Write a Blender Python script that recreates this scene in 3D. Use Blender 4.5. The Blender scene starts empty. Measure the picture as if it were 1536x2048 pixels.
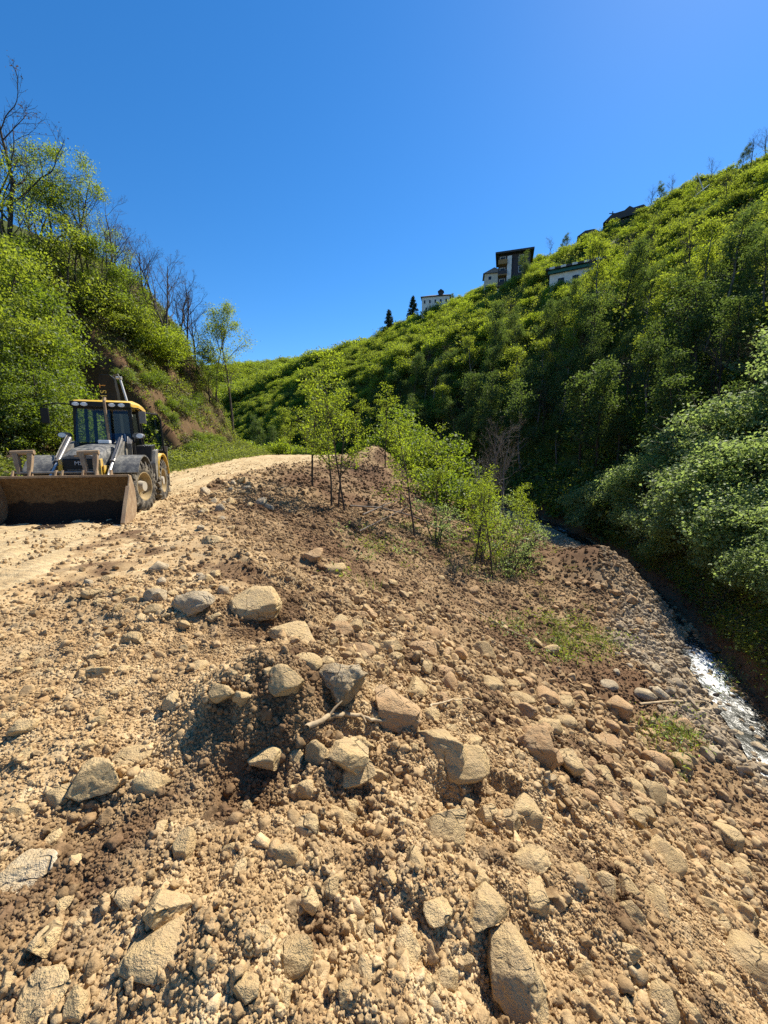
import bpy, bmesh, math, random
import numpy as np
from mathutils import Vector, Matrix

# ------------------------------------------------------------------ camera, sky, sun, exposure
SC = bpy.context.scene
COL = SC.collection
CAM_H = 1.6
PITCH = math.radians(8.9)
FPX = 769.0                      # focal length in pixels of the 1536 x 2048 photograph
cam_data = bpy.data.cameras.new('camera')
cam_data.sensor_fit = 'VERTICAL'
cam_data.sensor_height = 34.6
cam_data.lens = FPX / 2048.0 * 34.6
cam_data.clip_start = 0.05
cam_data.clip_end = 3000
cam = bpy.data.objects.new('camera', cam_data)
COL.objects.link(cam)
cam.location = (0, 0, CAM_H)
cam.rotation_euler = (math.pi / 2 - PITCH, 0, 0)
SC.camera = cam

SUN_EL = math.radians(50)
SUN_AZ = math.radians(40)        # clockwise from +Y (straight ahead) towards +X (right)
world = bpy.data.worlds.new('World')
SC.world = world
world.use_nodes = True
wn = world.node_tree
for n in list(wn.nodes):
    wn.nodes.remove(n)
sky = wn.nodes.new('ShaderNodeTexSky')
sky.sky_type = 'NISHITA'
sky.sun_disc = False
sky.sun_elevation = SUN_EL
sky.sun_rotation = SUN_AZ
sky.altitude = 400
sky.air_density = 1.0
sky.dust_density = 0.12
sky.ozone_density = 6.0
bg = wn.nodes.new('ShaderNodeBackground')
bg.inputs['Strength'].default_value = 0.092
wo = wn.nodes.new('ShaderNodeOutputWorld')
hs = wn.nodes.new('ShaderNodeHueSaturation')     # the camera's vivid rendering of the blue
hs.inputs['Saturation'].default_value = 1.24
hs.inputs['Value'].default_value = 1.1
wn.links.new(sky.outputs[0], hs.inputs['Color'])
wn.links.new(hs.outputs[0], bg.inputs[0])
wn.links.new(bg.outputs[0], wo.inputs[0])

sun_data = bpy.data.lights.new('sun', 'SUN')
sun_data.energy = 5.0
sun_data.angle = math.radians(0.53)
sun_data.color = (1.0, 0.93, 0.80)
sun = bpy.data.objects.new('sun', sun_data)
COL.objects.link(sun)
S = Vector((math.sin(SUN_AZ) * math.cos(SUN_EL), math.cos(SUN_AZ) * math.cos(SUN_EL), math.sin(SUN_EL)))
sun.rotation_euler = S.to_track_quat('Z', 'Y').to_euler()
sun.location = (30, 20, 80)

SC.view_settings.view_transform = 'Standard'
SC.view_settings.look = 'None'
SC.view_settings.exposure = 0.84
SC.view_settings.gamma = 1.0
SC.view_settings.use_curve_mapping = False
SC.render.engine = 'CYCLES'
SC.cycles.use_denoising = False
SC.cycles.max_bounces = 6
SC.cycles.diffuse_bounces = 3
SC.cycles.glossy_bounces = 3
SC.cycles.transmission_bounces = 6
SC.cycles.transparent_max_bounces = 8
SC.cycles.caustics_reflective = False
SC.cycles.caustics_refractive = False

# ------------------------------------------------------------------ numeric helpers
def hsh(ix, iy, s):
    a = (ix.astype(np.int64) * 374761393 + iy.astype(np.int64) * 668265263 + int(s) * 1442695041) & 0xFFFFFFFF
    a = ((a ^ (a >> 13)) * 1274126177) & 0xFFFFFFFF
    a = ((a ^ (a >> 16)) * 2246822519) & 0xFFFFFFFF
    a = a ^ (a >> 15)
    return (a & 0xFFFFFF).astype(np.float64) / float(0x1000000)

def vn(x, y, s=0):
    x0 = np.floor(x); y0 = np.floor(y)
    fx = x - x0; fy = y - y0
    fx = fx * fx * fx * (fx * (fx * 6 - 15) + 10); fy = fy * fy * fy * (fy * (fy * 6 - 15) + 10)
    ix = x0.astype(np.int64); iy = y0.astype(np.int64)
    a = hsh(ix, iy, s); b = hsh(ix + 1, iy, s); c = hsh(ix, iy + 1, s); d = hsh(ix + 1, iy + 1, s)
    return (a + (b - a) * fx) * (1 - fy) + (c + (d - c) * fx) * fy - 0.5

def fbm(x, y, s=0, o=4, g=0.5):
    r = 0; a = 1.0
    for k in range(o):
        r = r + a * vn(x * 2 ** k + 17.3 * k, y * 2 ** k - 9.1 * k, s + k)
        a *= g
    return r

def vn3(p, s=0):
    p0 = np.floor(p); f = p - p0
    f = f * f * (3 - 2 * f)
    i = p0.astype(np.int64)
    def h(dx, dy, dz):
        return hsh(i[:, 0] + dx + 57 * (i[:, 2] + dz), i[:, 1] + dy - 131 * (i[:, 2] + dz), s)
    r = 0
    for dx in (0, 1):
        for dy in (0, 1):
            for dz in (0, 1):
                w = (f[:, 0] if dx else 1 - f[:, 0]) * (f[:, 1] if dy else 1 - f[:, 1]) * (f[:, 2] if dz else 1 - f[:, 2])
                r = r + w * h(dx, dy, dz)
    return r - 0.5

def fbm3(p, s=0, o=3):
    r = 0; a = 1.0
    for k in range(o):
        r = r + a * vn3(p * 2 ** k + 5.7 * k, s + k); a *= 0.5
    return r

def lumps(x, y, cell, s, prob=1.0, flat=0.6):
    gx = np.floor(x / cell); gy = np.floor(y / cell)
    out = np.zeros_like(x)
    for dx in (-1, 0, 1):
        for dy in (-1, 0, 1):
            ix = (gx + dx).astype(np.int64); iy = (gy + dy).astype(np.int64)
            cx = (ix + 0.15 + 0.7 * hsh(ix, iy, s)) * cell; cy = (iy + 0.15 + 0.7 * hsh(ix, iy, s + 1)) * cell
            q = hsh(ix, iy, s + 2)
            r = cell * (0.35 + 0.45 * q)
            e = 0.6 + 0.8 * hsh(ix, iy, s + 4)
            d2 = (((x - cx) * e) ** 2 + ((y - cy) / e) ** 2) / (r * r)
            hgt = r * flat * np.sqrt(np.clip(1 - d2, 0, 1)) * (hsh(ix, iy, s + 3) < prob)
            out = np.maximum(out, hgt)
    return out

def sst(a, b, x):
    t = np.clip((x - a) / (b - a), 0, 1)
    return t * t * (3 - 2 * t)

YG = np.arange(-30, 420, 0.25)
def curve(pts, smooth=1.5):
    ys = [p[0] for p in pts]; vs = [p[1] for p in pts]
    v = np.interp(YG, ys, vs)
    k = np.exp(-0.5 * (np.arange(-40, 41) * 0.25 / smooth) ** 2); k /= k.sum()
    vp = np.convolve(np.pad(v, 40, mode='edge'), k, mode='valid')
    return lambda y: np.interp(y, YG, vp)

# lines of the valley as functions of y (metres ahead of the viewpoint)
xl = curve([(-30, -9.5), (0, -9.8), (10, -11), (20, -11.5), (33, -12.2), (40, -12.6), (45, -15), (55, -25), (70, -42), (100, -75), (200, -220)])
xr = curve([(-30, -3.2), (0, -3.5), (3.9, -4.1), (5.8, -4.9), (8.9, -5.8), (13, -7.2), (19, -7.3), (24, -6.4), (30, -3.6), (36, -3.0), (45, -7.5), (55, -15), (70, -32), (100, -65), (200, -200)], 1.2)
xc = curve([(-30, -0.6), (-5, -0.4), (0, -0.2), (3, -0.6), (5.2, -1.9), (10, -5.0), (14, -6.0), (18, -6.5), (24, -5.5), (30, -2.5), (34, -0.6), (40, -2.2), (45, -6), (55, -13), (70, -30), (100, -60), (200, -190)], 1.2)
zr = curve([(-30, 0.1), (7, 0.1), (10, 0.0), (14, 0.2), (18, 0.55), (24, 0.85), (30, 1.1), (36, 1.25), (45, 1.2), (60, 0.8), (100, 3.0), (200, 10), (420, 20)], 1.2)
xf = curve([(-30, 6.5), (0, 6.3), (4, 6.0), (7, 6.5), (11, 7.0), (13.5, 8.0), (17, 10.2), (21, 9.6), (25, 9.0), (35, 9.5), (50, 4.0), (60, -0.5), (93, -28), (130, -70), (200, -170)], 1.0)
xs = curve([(-30, 9), (0, 8.0), (5, 7.4), (6.6, 7.7), (10.6, 9.4), (14, 10.9), (18, 12.0), (25, 13.6), (35, 13.2), (45, 10), (60, 2), (93, -23), (130, -62), (200, -150), (420, -400)], 1.5)
zs = curve([(-30, -5.2), (0, -4.8), (6.6, -4.5), (25, -4.2), (45, -3.6), (93, -1.0), (200, 5), (420, 15)], 2.0)
cax = curve([(y, 1 / math.sqrt(1 + float((xs(np.array(y + 2.0)) - xs(np.array(y - 2.0))) / 4) ** 2)) for y in range(-28, 410, 4)], 3.0)
steep = curve([(-30, 0.8), (5, 0.9), (14, 1.0), (24, 1.0), (29, 1.08), (33, 1.25), (38, 1.42), (42, 1.35), (60, 0.8), (420, 0.5)], 1.5)
ridge = curve([(-30, 1.0), (60, 1.0), (110, 1.0), (140, 0.80), (190, 0.50), (230, 0.36), (300, 0.3), (420, 0.3)], 6)

HILL_S = np.array([-5, 0, 0.5, 1.2, 2.2, 4.5, 22, 40, 62, 72, 200.0])
HILL_Z = np.array([-0.2, 0, 0.7, 1.7, 2.1, 3.6, 25, 40, 55, 57, 10.0])
CLIF_D = np.array([-5, 0, 0.8, 2.5, 5.0, 7.5, 10, 16, 40, 150.0])
CLIF_Z = np.array([0, 0, 0.15, 0.95, 4.8, 8.3, 10.8, 13.5, 20, 40.0])

def H0(x, y):
    """smooth terrain without rubble"""
    x = np.asarray(x, float); y = np.asarray(y, float)
    XL = xl(y); XC = xc(y); XF = xf(y); XS = xs(y); ZR = zr(y); ZS = zs(y)
    XF = np.minimum(XF, XS - 0.9)
    zf = ZS + 0.55
    t = np.clip((x - XC) / np.maximum(XF - XC, 0.5), 0, 1)
    P = t - 0.055 * np.sin(2 * np.pi * t)
    z = ZR + (zf - ZR) * P
    # gravel bed and channel
    tb = np.clip((x - XF) / np.maximum(XS - 0.7 - XF, 0.2), 0, 1)
    z = np.where(x > XF, zf + (ZS - 0.05 - zf) * tb, z)
    ch = np.exp(-((x - XS) / 0.75) ** 2)
    z = z - 0.26 * ch * (x > XF)
    # right bank and hill
    s = (x - XS - 0.85) * cax(y)
    wob = 1.5 * vn(x * 0.07, y * 0.07, 5)
    hill = np.interp(s + wob * sst(2, 12, s), HILL_S, HILL_Z)
    hill2 = np.interp(s + wob * sst(2, 12, s), [-5, 0, 0.5, 1.2, 2.2, 3.5, 15, 22, 40, 62, 72, 200.0], [-0.2, 0, 0.7, 1.7, 2.2, 3.6, 21.0, 26.3, 40.5, 54.5, 57, 10.0])
    wst = sst(17, 28, y) * sst(125, 85, y)
    hill = hill * (1 - wst) + hill2 * wst
    hill = np.where(hill > 4, 4 + (hill - 4) * ridge(y), hill)
    z = np.where(s > 0, ZS - 0.05 + hill, z)
    # left cutting
    d = XL - x + 0.9 * vn(y * 0.25, x * 0.05, 9) * sst(0, 3, XL - x)
    rec = sst(16.5, 20.5, y) * sst(27.2, 25.8, y)
    cl = np.interp(d - 3.6 * rec * sst(0.8, 2.5, d), CLIF_D, CLIF_Z) * steep(y)
    cl = cl * (1 - sst(44, 75, y) * 0.65)
    z = np.where(d > 0, np.maximum(ZR, z) + cl, z)
    # hill closing the valley
    far = 52 * sst(110, 250, y + 0.25 * x) - 14 * sst(-40, 30, x)
    far = far + 6 * vn(x * 0.02, y * 0.02, 3)
    z = np.where((y > 95), np.maximum(z, far), z)
    # rubble tongue pushed to the water
    z = z + 1.35 * np.exp(-(((x - 9.5) / 1.8) ** 2 + ((y - 15.5) / 2.6) ** 2)) * (x < XS + 0.2) * sst(0.5, -0.3, x - XS)
    # soil heap at the bend
    z = z + 0.95 * np.exp(-(((x + 0.6) / 1.6) ** 2 + ((y - 33.5) / 2.2) ** 2)) + 0.3 * np.exp(-(((x + 3.0) / 1.2) ** 2 + ((y - 29.5) / 2.0) ** 2))
    return z

FEAT = []                        # local heaps and hollows (x, y, radius, height)
def H1(x, y):
    z = H0(x, y)
    for (fx, fy, r, a) in FEAT:
        z = z + a * np.exp(-(((x - fx) ** 2 + (y - fy) ** 2) / (r * r)))
    return z

def roadw(x, y):
    n = 0.45 * vn(x * 0.9, y * 0.9, 71) + 0.3 * vn(x * 2.7, y * 2.7, 72)
    return np.minimum(x - (xl(y) + 0.5), xr(y) - x) + n

def rubble(x, y):
    """amount of rubble 0..1"""
    road = sst(-0.6, 0.5, roadw(x, y))
    bench = sst(0.2, -0.6, x - xc(y)) * (1 - 0)
    a = (1 - 0.94 * road) * (1 - 0.6 * bench)
    s = (x - xs(y) - 0.85)
    a = a * (1 - 0.5 * sst(0, 1, s))
    a = a * (1 - 0.6 * sst(0, 2, xl(y) - x))
    return a

def H(x, y, fine=True):
    x = np.asarray(x, float); y = np.asarray(y, float)
    z = H1(x, y)
    rb = rubble(x, y)
    wx = x + 0.10 * vn(x * 3, y * 3, 31); wy = y + 0.10 * vn(x * 3, y * 3, 32)
    dist = np.hypot(x, y)
    z = z + rb * (0.10 * fbm(x * 1.1, y * 1.1, 40, 3) + 0.05 * vn(x * 4.1, y * 4.1, 47))
    z = z + rb * sst(40, 10, dist) * (lumps(wx, wy, 0.34, 50, 0.4, 0.26) * 0.9 + lumps(wx, wy, 0.17, 55, 0.22, 0.3) + 0.03 * fbm(x * 5, y * 5, 57, 3))
    hillm = np.maximum(sst(0, 2, x - xs(y) - 0.85), sst(0.5, 3, xl(y) - x))
    z = z + hillm * (0.5 * fbm(x * 0.45, y * 0.45, 90, 3) + 0.35 * sst(80, 30, dist) * fbm(x * 1.6, y * 1.6, 95, 3))
    dl = xl(y) - x
    z = z + sst(22, 24, y) * sst(40, 34, y) * sst(1.2, 3, dl) * sst(13, 9, dl) * (0.8 * fbm(x * 0.9, y * 1.5, 87, 4) + 0.35 * np.abs(vn(x * 2.6, y * 2.6, 88)))
    sb = x - xs(y) - 0.85
    bankm = sst(0.1, 0.5, sb) * sst(4, 2.5, sb) * sst(45, 25, dist)
    z = z + bankm * (0.55 * fbm(x * 1.3, y * 1.3, 97, 4) + 0.25 * np.abs(vn(x * 3.1, y * 3.1, 98)))
    if fine:
        near = sst(16, 5, dist)
        nn = sst(7, 3.0, dist)
        mm = 0.75 + 0.8 * sst(-0.15, 0.25, fbm(x * 1.3, y * 1.3, 61, 2))
        if np.any(near > 0):
            m = (near > 0)
            q = np.zeros_like(x)
            xm = wx[m] + 0.02 * vn(x[m] * 14, y[m] * 14, 33); ym = wy[m] + 0.02 * vn(x[m] * 14, y[m] * 14, 34)
            q[m] = lumps(xm, ym, 0.07, 60, 0.10, 0.3) + (0.022 * np.abs(vn(xm * 17, ym * 17, 62)) + 0.016 * vn(xm * 31, ym * 31, 63)) * near[m]
            m2 = nn > 0
            if np.any(m2):
                x2 = x[m2] + 0.008 * vn(x[m2] * 40, y[m2] * 40, 35); y2 = y[m2] + 0.008 * vn(x[m2] * 40, y[m2] * 40, 36)
                q[m2] += (0.6 * lumps(x2, y2, 0.034, 65, 0.4, 0.6) + 0.014 * vn(x2 * 60, y2 * 60, 37)) * nn[m2]
            z = z + q * rb * mm
    z = z - rb * sst(9, 5, dist) * (0.05 * sst(0.14, 0.36, fbm(x * 3.3, y * 3.3, 67, 3)) + 0.10 * sst(0.22, 0.42, fbm(x * 1.9, y * 1.9, 69, 3)))
    z = z - 0.07 * sst(0.1, 0.7, roadw(x, y))
    return z

# ------------------------------------------------------------------ photograph pixel -> place
CP, SP = math.cos(PITCH), math.sin(PITCH)
def ray(u, v):
    a = (u - 768.0) / FPX; b = (1024.0 - v) / FPX
    return np.array([a, CP + b * SP, -SP + b * CP])
TT = 0.6 * (1.012 ** np.arange(560))
def hit(u, v, fn=None):
    fn = fn or H1
    d = ray(u, v)
    p = np.outer(TT, d) + np.array([0, 0, CAM_H])
    below = p[:, 2] < fn(p[:, 0], p[:, 1])
    k = int(np.argmax(below)) if below.any() else len(TT) - 1
    t0, t1 = TT[max(k - 1, 0)], TT[k]
    tt = np.linspace(t0, t1, 24)
    p = np.outer(tt, d) + np.array([0, 0, CAM_H])
    below = p[:, 2] < fn(p[:, 0], p[:, 1])
    k = int(np.argmax(below)) if below.any() else 23
    return p[k], tt[k]
def spot(u, y):
    """x of the column u at distance y for a point at ground level"""
    x = (u - 768.0) / FPX * y
    for _ in range(4):
        z = float(H1(np.array([x]), np.array([y]))[0])
        x = (u - 768.0) / FPX * (y * CP - (z - CAM_H) * SP)
    return x, y, z
def depth(p):
    return p[1] * CP - (p[2] - CAM_H) * SP

for (u, v, r, a) in [(505, 1525, 0.24, -0.11), (700, 1600, 0.15, -0.12), (700, 1470, 0.16, -0.16), (590, 1400, 0.40, 0.26), (450, 1420, 0.3, 0.10),
                     (520, 1250, 0.30, -0.12), (480, 1450, 0.22, 0.10), (870, 1480, 0.30, 0.08), (380, 1230, 0.25, 0.05),
                     (620, 1850, 0.12, -0.07), (985, 2000, 0.09, -0.09), (180, 1640, 0.12, -0.06), (400, 1920, 0.25, 0.05),
                     (1240, 1900, 0.3, 0.06), (820, 1800, 0.30, 0.05), (1120, 1530, 0.2, 0.05), (560, 1280, 0.2, -0.05),
                     (790, 1480, 0.10, -0.08), (730, 1840, 0.10, -0.06), (130, 1480, 0.4, 0.05)]:
    p, t = hit(u, v, H0)
    FEAT.append((p[0], p[1], r, a))

# ------------------------------------------------------------------ mesh helpers
def mesh_np(name, verts, faces, smooth=True, mats=(), attrs=None, fmat=None):
    verts = np.asarray(verts, np.float32); faces = np.asarray(faces, np.int32)
    me = bpy.data.meshes.new(name)
    nv, nf, k = len(verts), len(faces), faces.shape[1]
    me.vertices.add(nv); me.vertices.foreach_set('co', verts.ravel())
    me.loops.add(nf * k); me.loops.foreach_set('vertex_index', faces.ravel())
    me.polygons.add(nf)
    me.polygons.foreach_set('loop_start', np.arange(0, nf * k, k, dtype=np.int32))
    me.polygons.foreach_set('loop_total', np.full(nf, k, np.int32))
    if smooth:
        me.polygons.foreach_set('use_smooth', np.ones(nf, bool))
    for m in mats:
        me.materials.append(m)
    if fmat is not None:
        me.polygons.foreach_set('material_index', np.asarray(fmat, np.int32))
    for an, av in (attrs or {}).items():
        at = me.attributes.new(an, 'FLOAT', 'POINT')
        at.data.foreach_set('value', np.asarray(av, np.float32))
    me.update(calc_edges=True)
    return me

def link(name, data, parent=None, loc=None, rot=None, scl=None):
    o = bpy.data.objects.new(name, data)
    COL.objects.link(o)
    if parent is not None:
        o.parent = parent
    if loc is not None: o.location = [float(c) for c in loc]
    if rot is not None: o.rotation_euler = [float(c) for c in rot]
    if scl is not None: o.scale = (float(scl),) * 3 if np.isscalar(scl) else [float(c) for c in scl]
    return o

def tag(o, label=None, cat=None, group=None, kind=None):
    if label: o['label'] = label
    if cat: o['category'] = cat
    if group: o['group'] = group
    if kind: o['kind'] = kind
    return o

# ------------------------------------------------------------------ materials
def newmat(name):
    m = bpy.data.materials.new(name); m.use_nodes = True
    nt = m.node_tree
    for n in list(nt.nodes): nt.nodes.remove(n)
    out = nt.nodes.new('ShaderNodeOutputMaterial')
    return m, nt, out
def N(nt, t, **kw):
    n = nt.nodes.new(t)
    for k, v in kw.items(): setattr(n, k, v)
    return n
def noise(nt, vec, scale, detail=4, rough=0.55):
    n = N(nt, 'ShaderNodeTexNoise'); n.inputs['Scale'].default_value = scale; n.inputs['Detail'].default_value = detail
    n.inputs['Roughness'].default_value = rough
    if vec is not None: nt.links.new(vec, n.inputs['Vector'])
    return n.outputs['Fac']
def ramp(nt, fac, stops):
    r = N(nt, 'ShaderNodeValToRGB')
    el = r.color_ramp.elements
    while len(el) < len(stops): el.new(0.5)
    for e, (p, c) in zip(el, stops):
        e.position = p; e.color = (*c, 1) if len(c) == 3 else c
    nt.links.new(fac, r.inputs[0])
    return r.outputs[0]
def mix(nt, fac, a, b, mode='MIX'):
    m = N(nt, 'ShaderNodeMix', data_type='RGBA', blend_type=mode)
    def put(s, v):
        if isinstance(v, (tuple, list)): s.default_value = (*v, 1) if len(v) == 3 else v
        elif isinstance(v, (int, float)): s.default_value = v
        else: nt.links.new(v, s)
    put(m.inputs['Factor'], fac); put(m.inputs['A'], a); put(m.inputs['B'], b)
    return m.outputs['Result']
def math_(nt, op, a, b=0.0, c=None, clamp=False):
    m = N(nt, 'ShaderNodeMath', operation=op); m.use_clamp = clamp
    for i, v in enumerate((a, b, c)):
        if v is None: continue
        if isinstance(v, (int, float)): m.inputs[i].default_value = v
        else: nt.links.new(v, m.inputs[i])
    return m.outputs[0]
def attr(nt, name, typ='GEOMETRY'):
    a = N(nt, 'ShaderNodeAttribute', attribute_type=typ, attribute_name=name)
    return a.outputs['Fac']
def bump(nt, h, dist, strength=1.0, nrm=None):
    b = N(nt, 'ShaderNodeBump'); b.inputs['Distance'].default_value = dist; b.inputs['Strength'].default_value = strength
    nt.links.new(h, b.inputs['Height'])
    if nrm is not None: nt.links.new(nrm, b.inputs['Normal'])
    return b.outputs['Normal']
def principled(nt, out, col, rough=0.9, spec=0.2, nrm=None, metal=0.0):
    p = N(nt, 'ShaderNodeBsdfPrincipled')
    if isinstance(col, (tuple, list)): p.inputs['Base Color'].default_value = (*col, 1)
    else: nt.links.new(col, p.inputs['Base Color'])
    if isinstance(rough, (int, float)): p.inputs['Roughness'].default_value = rough
    else: nt.links.new(rough, p.inputs['Roughness'])
    p.inputs['Specular IOR Level'].default_value = spec
    p.inputs['Metallic'].default_value = metal
    if nrm is not None: nt.links.new(nrm, p.inputs['Normal'])
    nt.links.new(p.outputs[0], out.inputs['Surface'])
    return p

DRY = (0.45, 0.315, 0.165); DRY2 = (0.28, 0.18, 0.09); PALE = (0.60, 0.465, 0.275)
WET_SHADE = (0.06, 0.033, 0.018); BROWN = (0.19, 0.108, 0.058); GREY = (0.33, 0.31, 0.28)
def soil_material(name, typ):
    """dusty soil; 'dark' = moist soil, 'grey' = washed stone, 'green' = turf and leaf litter, as attributes"""
    m, nt, out = newmat(name)
    geo = N(nt, 'ShaderNodeNewGeometry'); pos = geo.outputs['Position']
    big = noise(nt, pos, 0.9, 5, 0.6); mid = noise(nt, pos, 6.0, 5, 0.62); fin = noise(nt, pos, 55.0, 4, 0.65)
    c = ramp(nt, mid, [(0.28, DRY2), (0.50, DRY), (0.72, PALE)])
    c = mix(nt, math_(nt, 'MULTIPLY', ramp_f(nt, big, 0.52, 0.72), 0.35), c, BROWN)
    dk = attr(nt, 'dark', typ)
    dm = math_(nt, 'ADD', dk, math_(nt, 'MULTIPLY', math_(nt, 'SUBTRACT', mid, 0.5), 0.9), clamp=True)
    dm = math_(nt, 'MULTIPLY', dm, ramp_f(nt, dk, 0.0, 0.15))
    c = mix(nt, dm, c, mix(nt, fin, WET_SHADE, BROWN))
    g = attr(nt, 'grey', typ)
    c = mix(nt, g, c, mix(nt, mid, (0.23, 0.18, 0.12), (0.45, 0.375, 0.27)))
    gr = attr(nt, 'green', typ)
    c = mix(nt, gr, c, ramp(nt, mid, [(0.3, (0.045, 0.04, 0.016)), (0.5, (0.07, 0.085, 0.02)), (0.7, (0.11, 0.14, 0.03))]))
    if typ == 'INSTANCER':
        oi = N(nt, 'ShaderNodeObjectInfo')
        c = mix(nt, 1.0, c, ramp(nt, oi.outputs['Random'], [(0, (0.72, 0.70, 0.68)), (0.5, (0.95, 0.95, 0.95)), (1, (1.18, 1.15, 1.12))]), 'MULTIPLY')
    c = mix(nt, 1.0, c, ramp(nt, fin, [(0.3, (0.74, 0.72, 0.70)), (0.6, (1.08, 1.08, 1.08))]), 'MULTIPLY')
    h = math_(nt, 'ADD', math_(nt, 'MULTIPLY', fin, 0.6), noise(nt, pos, 190.0, 3, 0.6))
    n = bump(nt, h, 0.006 if typ == 'GEOMETRY' else 0.004, 0.8)
    principled(nt, out, c, 0.95, 0.12, n)
    return m
def ramp_f(nt, fac, a, b):
    mr = N(nt, 'ShaderNodeMapRange', interpolation_type='SMOOTHSTEP')
    nt.links.new(fac, mr.inputs['Value']); mr.inputs['From Min'].default_value = a; mr.inputs['From Max'].default_value = b
    return mr.outputs[0]
M_SOIL = soil_material('soil', 'GEOMETRY')
M_CLOD = soil_material('clod_soil', 'INSTANCER')

def stone_material(name, cols, dusty=0.6):
    m, nt, out = newmat(name)
    tc = N(nt, 'ShaderNodeTexCoord'); oi = N(nt, 'ShaderNodeObjectInfo'); geo = N(nt, 'ShaderNodeNewGeometry')
    add = N(nt, 'ShaderNodeVectorMath', operation='ADD'); nt.links.new(geo.outputs['Position'], add.inputs[0])
    nt.links.new(oi.outputs['Random'], add.inputs[1]); v = add.outputs[0]
    a = noise(nt, v, 5.0, 5, 0.6); b = noise(nt, v, 28.0, 5, 0.7); f = noise(nt, v, 120.0, 3, 0.65)
    c = ramp(nt, a, [(0.25, cols[0]), (0.5, cols[1]), (0.75, cols[2])])
    c = mix(nt, math_(nt, 'MULTIPLY', ramp_f(nt, b, 0.42, 0.66), dusty), c, DRY)
    c = mix(nt, math_(nt, 'MULTIPLY', ramp_f(nt, f, 0.60, 0.72), 0.3), c, (0.14, 0.10, 0.06))
    c = mix(nt, 1.0, c, ramp(nt, oi.outputs['Random'], [(0, (0.88, 0.86, 0.84)), (1, (1.1, 1.08, 1.05))]), 'MULTIPLY')
    wv = N(nt, 'ShaderNodeVectorMath', operation='ADD'); nt.links.new(v, wv.inputs[0])
    nz = N(nt, 'ShaderNodeTexNoise'); nz.inputs['Scale'].default_value = 7.0; nt.links.new(v, nz.inputs['Vector'])
    sc_ = N(nt, 'ShaderNodeVectorMath', operation='SCALE'); sc_.inputs['Scale'].default_value = 0.22; nt.links.new(nz.outputs['Color'], sc_.inputs[0]); nt.links.new(sc_.outputs[0], wv.inputs[1])
    vo = N(nt, 'ShaderNodeTexVoronoi', feature='DISTANCE_TO_EDGE'); vo.inputs['Scale'].default_value = 5.5; nt.links.new(wv.outputs[0], vo.inputs['Vector'])
    crack = math_(nt, 'MULTIPLY', ramp_f(nt, vo.outputs['Distance'], 0.035, 0.0), ramp_f(nt, a, 0.45, 0.6))
    c = mix(nt, math_(nt, 'MULTIPLY', crack, 0.6), c, (0.10, 0.065, 0.035))
    sn = N(nt, 'ShaderNodeSeparateXYZ'); nt.links.new(geo.outputs['Normal'], sn.inputs[0])
    c = mix(nt, math_(nt, 'MULTIPLY', math_(nt, 'MULTIPLY', ramp_f(nt, sn.outputs['Z'], 0.4, 0.9), ramp_f(nt, noise(nt, v, 11.0, 5, 0.7), 0.42, 0.62)), dusty), c, mix(nt, f, DRY2, PALE))
    h = math_(nt, 'SUBTRACT', math_(nt, 'ADD', math_(nt, 'MULTIPLY', b, 1.0), math_(nt, 'MULTIPLY', f, 0.45)), math_(nt, 'MULTIPLY', crack, 0.8))
    principled(nt, out, c, 0.92, 0.15, bump(nt, h, 0.03, 0.9))
    return m
M_TAN = stone_material('tan_stone', [(0.44, 0.315, 0.16), (0.56, 0.415, 0.215), (0.64, 0.49, 0.28)], 0.6)
M_ORANGE = stone_material('orange_stone', [(0.36, 0.22, 0.11), (0.48, 0.31, 0.165), (0.55, 0.40, 0.25)], 0.35)
M_GREYS = stone_material('grey_stone', [(0.32, 0.25, 0.16), (0.47, 0.39, 0.27), (0.58, 0.50, 0.37)], 0.3)
M_ROUGHG = stone_material('crusted_grey_stone', [(0.28, 0.20, 0.12), (0.44, 0.345, 0.215), (0.60, 0.52, 0.37)], 0.4)

# ------------------------------------------------------------------ ground
def axis(lo, hi, step0, k, off):
    pos = [0.0]
    while pos[-1] < hi: pos.append(pos[-1] + max(step0, k * (pos[-1] - off)))
    neg = [0.0]
    while neg[-1] > lo: neg.append(neg[-1] - max(step0, k * (-neg[-1] - off)))
    return np.array(neg[::-1][:-1] + pos)
gx = axis(-190, 170, 0.0135, 0.0125, 1.0)
ys = [0.45]
while ys[-1] < 340: ys.append(ys[-1] + max(0.0125, 0.0108 * (ys[-1] - 0.1)))
gy = np.array(list(np.linspace(-8, 0.43, 40)) + ys)
X, Y = np.meshgrid(gx, gy)
Z = np.empty_like(X)
for i0 in range(0, len(gy), 60):
    Z[i0:i0 + 60] = H(X[i0:i0 + 60], Y[i0:i0 + 60])
nx, ny = len(gx), len(gy)
x, y = X.ravel(), Y.ravel()

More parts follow.
